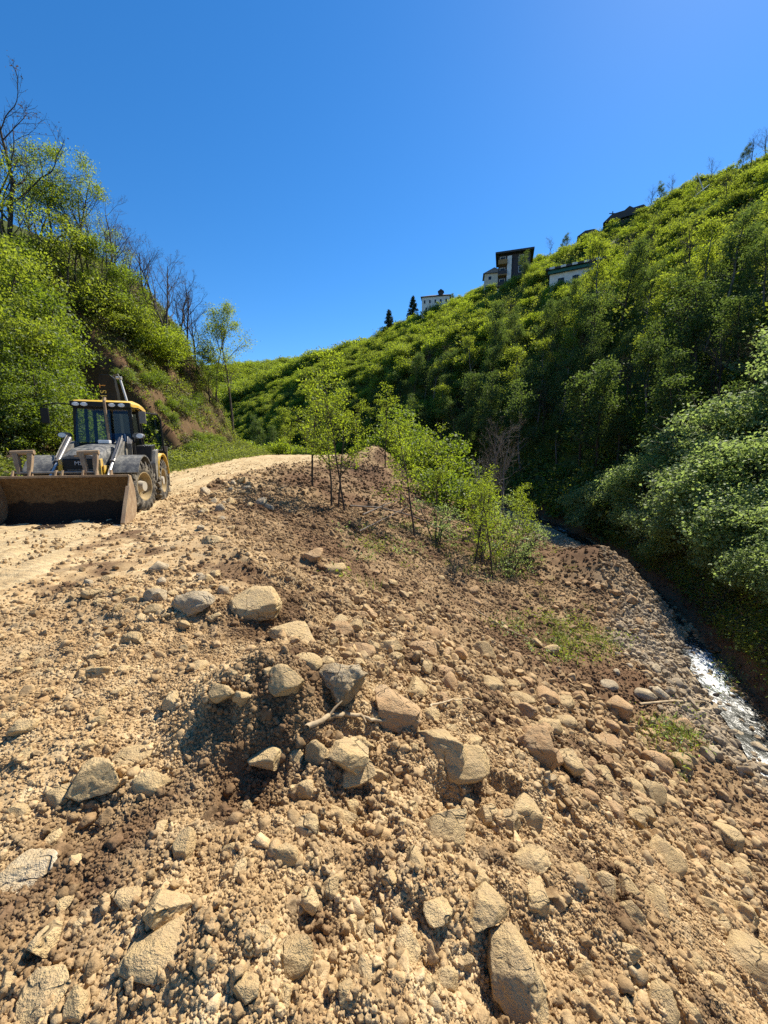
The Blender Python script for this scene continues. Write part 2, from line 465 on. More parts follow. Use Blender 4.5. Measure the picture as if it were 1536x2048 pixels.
DARKZ = []                        # patches of freshly dug moist soil (pixel, radii in metres, amount)
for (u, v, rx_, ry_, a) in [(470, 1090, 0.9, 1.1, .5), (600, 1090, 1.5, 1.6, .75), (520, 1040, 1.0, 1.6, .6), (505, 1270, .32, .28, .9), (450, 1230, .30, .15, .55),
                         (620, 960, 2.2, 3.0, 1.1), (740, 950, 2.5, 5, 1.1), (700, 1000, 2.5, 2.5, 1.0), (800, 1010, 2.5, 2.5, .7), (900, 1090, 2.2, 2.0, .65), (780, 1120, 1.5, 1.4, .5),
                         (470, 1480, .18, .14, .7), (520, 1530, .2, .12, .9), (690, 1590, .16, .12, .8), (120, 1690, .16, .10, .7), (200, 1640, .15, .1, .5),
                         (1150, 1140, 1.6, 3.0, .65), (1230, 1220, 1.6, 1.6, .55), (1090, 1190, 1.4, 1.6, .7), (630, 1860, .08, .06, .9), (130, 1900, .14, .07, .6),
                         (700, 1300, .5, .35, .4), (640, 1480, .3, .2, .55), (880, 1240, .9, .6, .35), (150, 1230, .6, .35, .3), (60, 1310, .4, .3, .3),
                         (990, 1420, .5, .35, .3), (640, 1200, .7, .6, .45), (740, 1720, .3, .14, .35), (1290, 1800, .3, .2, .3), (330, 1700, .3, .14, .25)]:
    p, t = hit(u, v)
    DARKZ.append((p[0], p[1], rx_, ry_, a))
def zones(x, y):
    dk = np.zeros_like(x)
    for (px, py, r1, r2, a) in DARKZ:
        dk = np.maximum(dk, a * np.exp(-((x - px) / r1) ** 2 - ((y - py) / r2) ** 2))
    t = (x - xc(y)) / np.maximum(xf(y) - xc(y), 1)
    dk = np.maximum(dk, (0.55 + 0.4 * sst(-0.1, 0.3, fbm(x * 0.5, y * 0.5, 112, 3))) * sst(3.2, 7.5, y + 0.25 * x) * sst(-0.02, 0.1, t) * (t < 1.2))
    dk = dk + 0.22 * (fbm(x * 0.8, y * 0.8, 111, 3)) * (dk > 0.02)
    dk = np.maximum(dk, 0.85 * sst(0.06, 0.40, fbm(x * 1.7, y * 1.7, 113, 4)) * sst(0.3, -0.4, roadw(x, y)))
    s = x - xs(y) - 0.85
    dist = np.hypot(x, y)
    grey = sst(-0.35, 0.6, x - xf(y) + 1.6 * fbm(x * 0.7, y * 0.7, 114, 3)) * sst(0.25, -0.15, x - xs(y)) * (0.7 + 0.3 * sst(-0.1, 0.2, vn(x * 1.5, y * 1.5, 115)))
    grey = grey * (1 - 0.85 * sst(12.5, 14.5, y) * sst(22, 20, y))
    bank = sst(-0.65, -0.2, s)
    dk = np.maximum(dk * (1 - grey), 1.0 * bank)
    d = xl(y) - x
    green = np.maximum(sst(1.8, 3.2, s + 0.8 * vn(x, y, 15)), sst(0.0, 1.2, d + 0.8 * vn(x * 0.7, y * 0.7, 16)))
    bare = sst(0.02, 0.22, fbm(x * 0.35, y * 0.35, 18, 3)) * sst(1.5, 3, d) * sst(13, 10, d)
    bare = np.maximum(bare, sst(27, 31, y) * sst(0.8, 2.0, d + 0.8 * vn(x * 0.8, y * 0.8, 19)) * sst(10, 6, d) * (0.55 + 0.45 * sst(-0.2, 0.2, fbm(x * 0.6, y * 0.6, 20, 3))))
    green = np.where(d > 0, green * (1 - 0.85 * bare), green)
    hol_shade = sst(23.5, 25, y) * sst(28.5, 27.4, y) * sst(1.5, 3.0, d) * sst(11, 8.5, d)
    green = green * (1 - 0.9 * hol_shade)
    dk = np.maximum(dk, 0.95 * sst(0.3, 1.5, d) + 0.5 * hol_shade)  # cutting face and its hollow: shade put into the soil colour
    green = np.maximum(green, sst(46, 60, y))
    return np.clip(dk, 0, 1), np.clip(grey, 0, 1), np.clip(green, 0, 1)
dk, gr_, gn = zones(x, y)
idx = np.arange(nx * ny).reshape(ny, nx)
F = np.stack([idx[:-1, :-1], idx[:-1, 1:], idx[1:, 1:], idx[1:, :-1]], -1).reshape(-1, 4)
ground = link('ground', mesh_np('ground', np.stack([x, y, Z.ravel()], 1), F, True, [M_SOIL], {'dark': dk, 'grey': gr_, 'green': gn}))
tag(ground, 'earth slope, stream bed and valley hillsides', kind='structure')

# ------------------------------------------------------------------ dirt road
m, nt, out = newmat('packed_dirt')
geo = N(nt, 'ShaderNodeNewGeometry'); pos = geo.outputs['Position']
mp = N(nt, 'ShaderNodeMapping'); mp.inputs['Scale'].default_value = (2.2, 0.35, 1); mp.inputs['Rotation'].default_value = (0, 0, 0.15)
nt.links.new(pos, mp.inputs[0])
a = noise(nt, mp.outputs[0], 1.6, 5, 0.6); b = noise(nt, pos, 22, 5, 0.65); f = noise(nt, pos, 90, 3, 0.6)
c = ramp(nt, a, [(0.3, (0.36, 0.25, 0.13)), (0.52, (0.50, 0.375, 0.21)), (0.75, (0.60, 0.47, 0.28))])
c = mix(nt, math_(nt, 'MULTIPLY', ramp_f(nt, b, 0.5, 0.7), 0.4), c, (0.27, 0.18, 0.095))
wv = N(nt, 'ShaderNodeTexWave', wave_type='BANDS', bands_direction='Y'); wv.inputs['Scale'].default_value = 2.6; wv.inputs['Distortion'].default_value = 5.0; wv.inputs['Detail'].default_value = 3
nt.links.new(pos, wv.inputs['Vector'])
principled(nt, out, c, 0.95, 0.1, bump(nt, math_(nt, 'ADD', math_(nt, 'ADD', b, math_(nt, 'MULTIPLY', wv.outputs['Fac'], 0.35)), math_(nt, 'MULTIPLY', f, 0.4)), 0.03, 0.9))
M_ROAD = m
ry = [-8.0]
while ry[-1] < 75: ry.append(ry[-1] + max(0.06, 0.012 * max(ry[-1], 0)))
ry = np.array(ry); rt = np.linspace(0, 1, 110)
RY = np.repeat(ry[:, None], len(rt), 1)
RX = (xl(RY) - 0.6) + (xr(RY) + 0.9 - xl(RY) + 0.6) * rt[None, :]
w = roadw(RX, RY)
rut = 0.0
cen = (xl(RY) + xr(RY)) / 2
for off in (-2.1, -0.4, 1.2, 2.4):
    rut = rut - 0.06 * np.exp(-((RX - cen - off) / 0.22) ** 2)
RZ = H1(RX, RY) + np.clip(w * 0.12, -0.09, 0.03) + 0.03 * fbm(RX * 0.8, RY * 0.8, 140, 3) + rut + 0.03 * fbm(RX * 5, RY * 5, 150, 3) + lumps(RX, RY, 0.3, 160, 0.2, 0.2)
i2 = np.arange(RX.size).reshape(RX.shape)
F = np.stack([i2[:-1, :-1], i2[:-1, 1:], i2[1:, 1:], i2[1:, :-1]], -1).reshape(-1, 4)
road = link('dirt_road', mesh_np('dirt_road', np.stack([RX.ravel(), RY.ravel(), RZ.ravel()], 1), F, True, [M_ROAD]))
tag(road, 'pale packed dirt road along the foot of the cutting', kind='structure')

# ------------------------------------------------------------------ stream
m, nt, out = newmat('stream_water')
geo = N(nt, 'ShaderNodeNewGeometry'); pos = geo.outputs['Position']
mp = N(nt, 'ShaderNodeMapping'); mp.inputs['Scale'].default_value = (1, 0.6, 1); nt.links.new(pos, mp.inputs[0])
w1 = noise(nt, mp.outputs[0], 7, 4, 0.6); w2 = noise(nt, mp.outputs[0], 26, 3, 0.6)
nrm = bump(nt, math_(nt, 'ADD', w1, math_(nt, 'MULTIPLY', w2, 0.08)), 0.05, 0.5)
fo = attr(nt, 'foam')
fm = ramp_f(nt, math_(nt, 'ADD', math_(nt, 'ADD', w2, math_(nt, 'MULTIPLY', w1, 0.8)), math_(nt, 'MULTIPLY', fo, 0.55)), 1.16, 1.42)
pw = N(nt, 'ShaderNodeBsdfPrincipled'); pw.inputs['Base Color'].default_value = (0.05, 0.055, 0.045, 1)
pw.inputs['Roughness'].default_value = 0.3; pw.inputs['Specular IOR Level'].default_value = 0.35; pw.inputs['IOR'].default_value = 1.33; pw.inputs['Transmission Weight'].default_value = 0.55
nt.links.new(nrm, pw.inputs['Normal'])
pf = N(nt, 'ShaderNodeBsdfPrincipled'); pf.inputs['Base Color'].default_value = (0.62, 0.66, 0.68, 1); pf.inputs['Roughness'].default_value = 0.5
nt.links.new(nrm, pf.inputs['Normal'])
ms = N(nt, 'ShaderNodeMixShader'); nt.links.new(fm, ms.inputs[0]); nt.links.new(pw.outputs[0], ms.inputs[1]); nt.links.new(pf.outputs[0], ms.inputs[2])
nt.links.new(ms.outputs[0], out.inputs['Surface'])
M_WATER = m
wy_ = np.arange(-7, 60, 0.09); wt = np.linspace(-1, 1, 26)
WY = np.repeat(wy_[:, None], len(wt), 1)
WW = 0.46 + 0.22 * vn(WY * 0.5, WY * 0, 4)
WX = xs(WY) + 0.35 * vn(WY * 0.35, WY * 0 + 3, 8) + WW * wt[None, :]
WZ = zs(WY) - 0.16 + 0.05 * fbm(WX * 2.2, WY * 1.6, 170, 3) + 0.03 * np.sin(WY * 1.3)
FO = np.clip(0.15 + 1.4 * vn(WX * 0.3 + 3, WY * 0.45, 175), 0, 1)
FO = np.maximum(FO, np.exp(-((WY - 10.2) / 1.7) ** 2)) * (1 - 0.5 * np.abs(wt)[None, :]); FO = np.maximum(FO, 0.8 * np.exp(-((WY - 6.3) / 0.9) ** 2))
i2 = np.arange(WX.size).reshape(WX.shape)
F = np.stack([i2[:-1, :-1], i2[:-1, 1:], i2[1:, 1:], i2[1:, :-1]], -1).reshape(-1, 4)
stream = link('stream', mesh_np('stream', np.stack([WX.ravel(), WY.ravel(), WZ.ravel()], 1), F, True, [M_WATER], {'foam': FO.ravel()}))
tag(stream, 'shallow mountain stream with white riffles', kind='structure')
# ------------------------------------------------------------------ stones
def ico(sub):
    bm = bmesh.new(); bmesh.ops.create_icosphere(bm, subdivisions=sub, radius=1.0)
    v = np.array([q.co[:] for q in bm.verts]); f = np.array([[q.index for q in t.verts] for t in bm.faces])
    bm.free(); return v, f
ICO = {k: ico(k) for k in (2, 3, 4, 5)}
def rock(seed, sub=4, cuts=9, sharp=0.98, rough=0.10, box=0.0, fine=0.02):
    rng = np.random.default_rng(seed)
    v, f = ICO[sub]; v = v.copy()
    if box > 0:
        b = v / np.max(np.abs(v), axis=1)[:, None]
        v = v * (1 - box) + b * box * 0.85
    for _ in range(cuts + (3 if sub >= 3 else 0)):
        n = rng.normal(size=3); n /= np.linalg.norm(n)
        d = rng.uniform(0.50, 0.86)
        e = v @ n - d
        v = v - np.outer(np.where(e > 0, e, 0) * sharp, n)
    v = v * (1 + rough * fbm3(v * 1.7 + seed, seed, 3))[:, None]
    v = v + (fine * fbm3(v * 9 + seed, seed + 7, 3))[:, None] * v
    if sub >= 4:
        v = v + (0.05 * np.maximum(fbm3(v * 4.5 + seed, seed + 17, 3), -0.1))[:, None] * v
        v = v - (0.05 * sst(0.10, 0.30, fbm3(v * 2.6 + 3 * seed, seed + 27, 3)))[:, None] * v      # chips and broken ledges
        v = v + (0.018 * fbm3(v * 16 + seed, seed + 37, 2))[:, None] * v
    v -= (v.max(0) + v.min(0)) / 2
    v /= (v.max(0) - v.min(0)) / 2
    return v, f
def rock_mesh(name, seed, mat, **kw):
    v, f = rock(seed, **kw)
    return mesh_np(name, v, f, True, [mat])

def bury(x, y, r, sink):
    a = np.linspace(0, 2 * np.pi, 8, endpoint=False)
    z = H(np.append(x + 0.6 * r * np.cos(a), x), np.append(y + 0.6 * r * np.sin(a), y))
    return float(np.median(z)) - sink

STONE_XY = []
def boulder(u, v, w, h, label, mat, seed, name='boulder', cat='boulder', rot=0.0, dep=0.8, sink=0.35, group=None, tilt=(0, 0), **kw):
    """a stone seen at pixel (u, v), w x h pixels; its distance is where it rests on the slope"""
    p, t = hit(u, v + 0.18 * h)
    D = depth(p)
    W = w / FPX * D / 2; Hh = h / FPX * D / 2
    el = math.atan2(CAM_H - p[2], math.hypot(p[0], p[1]))
    zz = max(Hh * (1.0 - 0.32 * math.sin(el)), 0.45 * W)      # seen from above: the outline mixes height and depth
    kw.setdefault('sub', 5 if w > 75 else 4)
    o = link(name, rock_mesh(name, seed, mat, **kw))
    o.scale = (W, W * dep, zz * 0.9)
    o.rotation_euler = (tilt[0], tilt[1], rot)
    o.location = (p[0], p[1], bury(p[0], p[1], W, 0) + zz * 0.9 * (1 - 2 * (sink + 0.07)))
    STONE_XY.append((p[0], p[1], W))
    tag(o, label, cat, group)
    return o

B = boulder
M_PALE = stone_material('pale_stone', [(0.42, 0.32, 0.18), (0.54, 0.44, 0.29), (0.64, 0.56, 0.44)], 0.6)
B(885, 1662, 105, 120, 'large tan block-shaped boulder with a flat dusty top, set upright in the clods', M_TAN, 11, box=0.75, cuts=5, rough=0.05, sink=0.22, dep=0.7, rot=0.25, tilt=(-0.25, 0.05))
B(685, 1385, 105, 115, 'grey crusted knobbly boulder with dark pitted faces above the root', M_ROUGHG, 12, cuts=5, rough=0.30, fine=0.10, sink=0.10, dep=0.9)
B(693, 1525, 92, 85, 'rounded tan boulder split along its lower edge beside the dark hollow', M_TAN, 13, cuts=6, rough=0.08, sink=0.22)
B(712, 1562, 78, 36, 'flat tan slab leaning under the split rounded boulder', M_TAN, 14, box=0.5, cuts=4, sink=0.15, dep=0.55, rot=0.35, tilt=(0.5, -0.2))
B(880, 1480, 125, 95, 'broad tan boulder with a hollowed soil-covered top', M_TAN, 15, box=0.3, cuts=7, rough=0.10, sink=0.28)
B(925, 1522, 115, 60, 'low wide tan stone butting against the broad hollow-topped boulder', M_TAN, 16, cuts=6, rough=0.12, sink=0.35)
B(1070, 1505, 88, 95, 'brown wedge boulder with a dark undercut face at the edge of the cobble spill', M_ORANGE, 17, box=0.4, cuts=6, rough=0.08, sink=0.15, tilt=(0.3, 0.2))
B(1048, 1628, 75, 75, 'tan boulder with a dark flat left face near the lower cobbles', M_TAN, 18, cuts=9, sink=0.2, rot=0.6)
B(978, 1620, 48, 48, 'small many-sided tan stone between the block boulder and its dark-faced neighbour', M_TAN, 19, cuts=10, sink=0.2)
B(1055, 1730, 85, 75, 'soil-coated lumpy boulder half sunk in clods below the block boulder', M_TAN, 20, cuts=4, rough=0.22, fine=0.06, sink=0.3)
B(963, 1845, 90, 82, 'tan four-sided boulder with a smooth dusty face, standing clear of the clods', M_TAN, 21, box=0.5, cuts=6, rough=0.05, sink=0.18, rot=0.5, tilt=(-0.2, 0.15))
B(1030, 1965, 105, 170, 'long tan slab lying end-on in the clods beside a dark gap', M_TAN, 22, box=0.4, cuts=5, rough=0.06, sink=0.3, dep=1.5)
B(192, 1560, 95, 105, 'big egg-shaped tan boulder tilted at the end of the scraped ledge', M_TAN, 23, cuts=5, rough=0.06, sink=0.22, rot=0.4, tilt=(0, -0.35))
B(265, 1505, 70, 45, 'tan wedge stone lodged on the scraped ledge above the egg-shaped boulder', M_TAN, 24, box=0.3, cuts=7, sink=0.3, rot=0.3)
B(305, 1565, 72, 50, 'pointed tan stone lying right of the egg-shaped boulder', M_TAN, 25, cuts=8, sink=0.25)
B(120, 1590, 62, 50, 'rough tan stone left of the egg-shaped boulder', M_TAN, 26, cuts=6, sink=0.3)
B(328, 1822, 95, 100, 'tilted tan boulder with one flat sunlit face in the foreground clods', M_TAN, 27, box=0.5, cuts=5, rough=0.05, sink=0.2, rot=-0.5, tilt=(0.0, -0.5))
B(250, 1790, 70, 55, 'half buried tan stone beside the tilted flat-faced boulder', M_TAN, 60, cuts=6, sink=0.4)
B(588, 1915, 78, 105, 'narrow pear-shaped tan stone standing by a dark pit', M_TAN, 28, cuts=6, sink=0.22, rot=0.2, tilt=(-0.3, 0.1))
B(495, 1995, 55, 65, 'pale tan stone upright at the near edge of the rubble', M_TAN, 29, cuts=7, sink=0.2)
B(618, 1805, 45, 75, 'slim tan stone upright above the dark pit', M_TAN, 30, cuts=7, sink=0.22)
B(330, 1895, 150, 90, 'wide low tan boulder coated with crumbs and one white fleck', M_TAN, 31, cuts=5, rough=0.12, sink=0.4)
B(85, 1985, 110, 60, 'flat tan slab with a broken left edge near the lower corner of the rubble', M_TAN, 32, box=0.5, cuts=6, sink=0.3)
B(40, 1745, 120, 70, 'pale whitish slab flush with the soil', M_PALE, 33, box=0.5, cuts=4, sink=0.4)
B(892, 1950, 50, 80, 'angular tan stone standing in the clods left of the long slab', M_TAN, 34, cuts=9, sink=0.2)
B(1490, 1925, 120, 90, 'large soil-brown boulder low on the right of the slope', M_TAN, 35, cuts=6, sink=0.3)
B(508, 1205, 110, 70, 'large flat-topped yellowish boulder on the lip of the bench', M_TAN, 36, box=0.55, cuts=4, rough=0.05, sink=0.28, rot=0.2)
B(388, 1208, 85, 55, 'twin-lobed rounded grey-tan boulder on the bench', M_GREYS, 37, cuts=4, rough=0.16, sink=0.12)
B(310, 1197, 48, 34, 'smooth pale grey boulder resting on a smaller one on the bench', M_GREYS, 38, cuts=3, rough=0.05, sink=0.05)
B(308, 1222, 42, 30, 'small rounded tan stone under the pale grey boulder', M_TAN, 39, cuts=3, rough=0.05, sink=0.15)
B(585, 1265, 105, 45, 'long pale tan rock with notched front over the dark soil', M_TAN, 40, box=0.35, cuts=7, sink=0.25)
B(668, 1283, 20, 46, 'thin upright tan stone like a tooth beside the long notched rock', M_TAN, 41, cuts=6, sink=0.2, sub=4)
B(715, 1300, 75, 42, 'brown clod-covered boulder behind the thin upright stone', M_ORANGE, 42, cuts=4, rough=0.2, sink=0.3)
B(610, 1310, 70, 50, 'dusty tan boulder half buried below the long notched rock', M_TAN, 43, cuts=5, sink=0.3)
B(625, 1122, 42, 42, 'lone squarish brown boulder sitting on the bare slope', M_ORANGE, 44, box=0.6, cuts=5, sink=0.12)
B(662, 1140, 60, 26, 'flat tan slab just below the lone squarish boulder', M_TAN, 45, box=0.3, cuts=5, sink=0.35)
B(845, 1300, 58, 36, 'dark brown elongated boulder at the top of the cobble spill', M_ORANGE, 46, cuts=7, sink=0.2)
B(887, 1335, 60, 55, 'orange-tan angular boulder leading the cobble spill', M_ORANGE, 47, box=0.3, cuts=8, sink=0.15)
B(795, 1430, 105, 70, 'brown slanting boulder above the dark hollow by the root', M_ORANGE, 48, box=0.3, cuts=6, sink=0.2, tilt=(0.1, 0.35))
B(530, 1490, 70, 60, 'tan angular rock projecting from the dug mound over a shadowed hole', M_TAN, 49, cuts=8, sink=0.15)
B(640, 1490, 62, 70, 'clod-covered boulder left of the split rounded boulder', M_TAN, 50, cuts=5, rough=0.2, sink=0.25)
B(612, 1570, 42, 55, 'upright smooth tan stone below the dark hollow', M_TAN, 51, cuts=5, sink=0.12)
B(685, 1640, 66, 55, 'mottled tan stone sitting in clods left of the block boulder', M_TAN, 52, cuts=5, sink=0.22)
B(610, 1650, 60, 75, 'tan triangular stone coated with crumbs', M_TAN, 53, cuts=8, sink=0.25)
B(822, 1618, 30, 44, 'small egg-shaped stone beside the block boulder', M_TAN, 54, cuts=3, sink=0.12)
B(1040, 1392, 60, 36, 'flattish pale tan boulder in the middle of the cobble spill', M_TAN, 55, cuts=4, sink=0.25)
B(1130, 1452, 44, 34, 'round pale cobble in the spill with a stick beside it', M_TAN, 56, cuts=2, rough=0.05, sink=0.1)
B(1290, 1390, 42, 28, 'white-grey rounded boulder on the gravel of the stream bed', M_GREYS, 57, cuts=3, sink=0.15)
B(1218, 1370, 36, 24, 'pale grey oblong stone on the stream bed near the weeds', M_GREYS, 58, cuts=4, sink=0.15)
B(1362, 1452, 40, 34, 'brown rounded boulder at the foot of the slope beside weeds', M_ORANGE, 59, cuts=3, sink=0.12)
B(425, 1082, 44, 24, 'brown angular stone near the edge of the bench', M_TAN, 61, cuts=8, sink=0.2)
B(118, 1073, 20, 14, 'single small stone lying on the packed dirt before the bucket', M_TAN, 62, cuts=5, sink=0.15, name='stone', cat='stone')

# loose stones, alike within each patch
def variants(mat, base, n, sub, **kw):
    return [rock_mesh('stone', base + k, mat, sub=sub, **kw) for k in range(n)]
V_TAN = variants(M_TAN, 200, 9, 3, cuts=7, rough=0.1); V_ORA = variants(M_ORANGE, 230, 8, 3, cuts=7, rough=0.1)
V_GRE = variants(M_GREYS, 260, 7, 3, cuts=5, rough=0.08); V_MIX = V_TAN + V_ORA[:4]
V_MIX4 = variants(M_ORANGE, 330, 6, 4, cuts=8, rough=0.1, fine=0.03) + variants(M_TAN, 340, 6, 4, cuts=8, rough=0.1, fine=0.03)
V_TAN4 = variants(M_TAN, 300, 10, 4, cuts=9, rough=0.12, fine=0.05)
def inpoly(u, v, poly):
    r = False; j = len(poly) - 1
    for i in range(len(poly)):
        (a, b), (c, d) = poly[i], poly[j]
        if (b > v) != (d > v) and u < (c - a) * (v - b) / (d - b) + a: r = not r
        j = i
    return r
def strew(n, poly, smin, smax, pool, label, group, seed, name='stone', gap=1.05, rise=(0.15, 0.6)):
    rng = random.Random(seed)
    us = [p[0] for p in poly]; vs = [p[1] for p in poly]
    k = 0; tries = 0
    while k < n and tries < n * 30:
        tries += 1
        u, v = rng.uniform(min(us), max(us)), rng.uniform(min(vs), max(vs))
        if not inpoly(u, v, poly): continue
        p, t = hit(u, v)
        w = smin * (smax / smin) ** (rng.random() ** 1.5)
        W = w / FPX * depth(p) / 2
        if any((p[0] - a) ** 2 + (p[1] - b) ** 2 < (gap * (c + W)) ** 2 for a, b, c in STONE_XY): continue
        sc = (W, W * rng.uniform(0.65, 1.0), W * rng.uniform(0.55, 0.85))
        o = link(name, rng.choice(pool), None, (p[0], p[1], bury(p[0], p[1], W, 0) + sc[2] * rng.uniform(*rise)),
                 (rng.uniform(-.5, .5), rng.uniform(-.5, .5), rng.uniform(0, 6.28)), sc)
        tag(o, label, 'stone', group)
        STONE_XY.append((p[0], p[1], W)); k += 1
strew(74, [(650, 1215), (800, 1215), (960, 1300), (1180, 1400), (1330, 1470), (1536, 1700), (1536, 1800), (1330, 1690), (1110, 1580), (930, 1450), (830, 1370), (700, 1300)], 24, 60, V_MIX4,
      'rounded tan cobble in the loose spill down the middle of the slope', 'cobbles of the spill', 1, gap=0.8, rise=(0.35, 0.8))
strew(32, [(420, 1380), (560, 1300), (760, 1330), (960, 1400), (1130, 1560), (1120, 1700), (900, 1690), (640, 1700), (480, 1600)], 26, 78, V_TAN4,
      'angular dusty block in the dug heap round the crusted boulder', 'blocks of the dug heap', 9, gap=0.75, rise=(0.3, 0.75))
strew(30, [(170, 1165), (300, 1140), (440, 1150), (480, 1200), (440, 1245), (300, 1250), (170, 1210)], 18, 40, V_TAN + V_GRE[:3],
      'tan stone in the cluster of stones round the twin-lobed boulder on the bench', 'stones clustered on the bench', 2, gap=0.85)
strew(56, [(0, 1580), (300, 1640), (600, 1720), (1000, 1760), (1400, 1700), (1536, 1850), (1536, 2048), (0, 2048)], 32, 72, V_TAN4,
      'dusty tan stone half sunk among the clods of the lower slope', 'stones among the foreground clods', 3, gap=1.0)
strew(18, [(395, 985), (480, 965), (560, 1030), (500, 1070), (400, 1060)], 14, 28, V_GRE + V_TAN[:3],
      'pale angular stone on the crest of the bank past the loader', 'stones on the crest of the bank', 4)
strew(34, [(1190, 1320), (1260, 1290), (1380, 1340), (1470, 1440), (1536, 1530), (1536, 1600), (1430, 1540), (1320, 1430)], 14, 34, V_GRE,
      'grey washed stone on the gravel beside the stream', 'stones of the stream bed', 5, gap=0.9)
strew(26, [(1060, 1150), (1180, 1150), (1330, 1240), (1330, 1290), (1230, 1270), (1090, 1220)], 10, 24, V_ORA,
      'orange-brown stone on the rubble tongue reaching the stream', 'stones of the rubble tongue', 6)
strew(26, [(0, 1300), (420, 1280), (600, 1300), (400, 1420), (240, 1500), (0, 1560)], 20, 55, V_TAN4,
      'flat dusty stone pressed into the scraped bench', 'stones pressed into the bench', 7)
strew(22, [(700, 1130), (900, 1140), (1120, 1290), (1180, 1390), (900, 1250)], 14, 30, V_ORA + V_TAN[:4],
      'small brown stone scattered on the upper slope below the saplings', 'stones on the upper slope', 8)

# crumbs, clods and gravel: tens of thousands, one object each
CLOD = []
for k in range(7):
    v, f = rock(400 + k, sub=3 if k < 4 else 2, cuts=9, rough=0.6, fine=0.30, sharp=1.0)
    me = mesh_np('clod_shape', v, f, False, [M_CLOD]); CLOD.append(bpy.data.objects.new('clod_shape', me))
PEB = []
for k in range(6):
    v, f = rock(430 + k, sub=3, cuts=7, rough=0.15, fine=0.03)
    me = mesh_np('pebble_shape', v, f, True, [M_CLOD]); PEB.append(bpy.data.objects.new('pebble_shape', me))
def scatter_tree(shapes, name):
    ng = bpy.data.node_groups.new(name, 'GeometryNodeTree')
    ng.interface.new_socket('Geometry', in_out='INPUT', socket_type='NodeSocketGeometry')
    ng.interface.new_socket('Geometry', in_out='OUTPUT', socket_type='NodeSocketGeometry')
    gi = ng.nodes.new('NodeGroupInput'); go = ng.nodes.new('NodeGroupOutput')
    inst = ng.nodes.new('GeometryNodeInstanceOnPoints'); join = ng.nodes.new('GeometryNodeJoinGeometry')
    for o in shapes[::-1]:
        oi = ng.nodes.new('GeometryNodeObjectInfo'); oi.inputs['Object'].default_value = o
        oi.inputs['As Instance'].default_value = True
        ng.links.new(oi.outputs['Geometry'], join.inputs[0])
    ng.links.new(gi.outputs[0], inst.inputs['Points']); ng.links.new(join.outputs[0], inst.inputs['Instance'])
    inst.inputs['Pick Instance'].default_value = True
    for an, ty, sock in (('rot', 'FLOAT_VECTOR', 'Rotation'), ('scl', 'FLOAT_VECTOR', 'Scale'), ('pick', 'INT', 'Instance Index')):
        na = ng.nodes.new('GeometryNodeInputNamedAttribute'); na.data_type = ty; na.inputs['Name'].default_value = an
        src = na.outputs['Attribute']
        if sock == 'Rotation':
            er = ng.nodes.new('FunctionNodeEulerToRotation'); ng.links.new(src, er.inputs[0]); src = er.outputs[0]
        ng.links.new(src, inst.inputs[sock])
    ng.links.new(inst.outputs[0], go.inputs[0])
    return ng
def scatter(name, pts, scl, shapes, label, seed, rot=None, attrs=None, cat=None):
    rng = np.random.default_rng(seed)
    n = len(pts)
    me = bpy.data.meshes.new(name)
    me.vertices.add(n); me.vertices.foreach_set('co', np.asarray(pts, np.float32).ravel())
    if rot is None: rot = rng.uniform(0, 6.283, (n, 3))
    for an, ty, av, key in (('rot', 'FLOAT_VECTOR', rot, 'vector'), ('scl', 'FLOAT_VECTOR', scl, 'vector')):
        a = me.attributes.new(an, ty, 'POINT'); a.data.foreach_set(key, np.asarray(av, np.float32).ravel())
    a = me.attributes.new('pick', 'INT', 'POINT'); a.data.foreach_set('value', rng.integers(0, len(shapes), n).astype(np.int32))
    for an, av in (attrs or {}).items():
        a = me.attributes.new(an, 'FLOAT', 'POINT'); a.data.foreach_set('value', np.asarray(av, np.float32))
    o = link(name, me)
    md = o.modifiers.new('scatter', 'NODES'); md.node_group = scatter_tree(shapes, name)
    tag(o, label, cat, kind='stuff')
    return o

rng = np.random.default_rng(77)
# crumbs banked up round every larger stone
bx, by_, br_ = [], [], []
for (sx, sy, sw) in STONE_XY:
    if math.hypot(sx, sy) < 6:
        k = int(60 + 500 * sw)
        a = rng.uniform(0, 6.283, k); q = sw * rng.normal(1.0, 0.16, k)
        bx.append(sx + q * np.cos(a)); by_.append(sy + q * np.sin(a)); br_.append(0.005 * (4.0 ** (rng.random(k) ** 2.0)))
bx, by_, br_ = np.concatenate(bx), np.concatenate(by_), np.concatenate(br_)
bz = H(bx, by_) + br_ * rng.uniform(-0.2, 1.2, len(bx))
BANKED = (np.stack([bx, by_, bz], 1), np.stack([br_, br_ * 0.85, br_ * 0.8], 1), {'dark': zones(bx, by_)[0] * 0.8, 'grey': bx * 0, 'green': bx * 0})
def pts_polar(n, dmin, dmax, amin, amax, power):
    a = rng.uniform(amin, amax, n); d = dmin + (dmax - dmin) * rng.random(n) ** power
    return d * np.sin(a), d * np.cos(a)
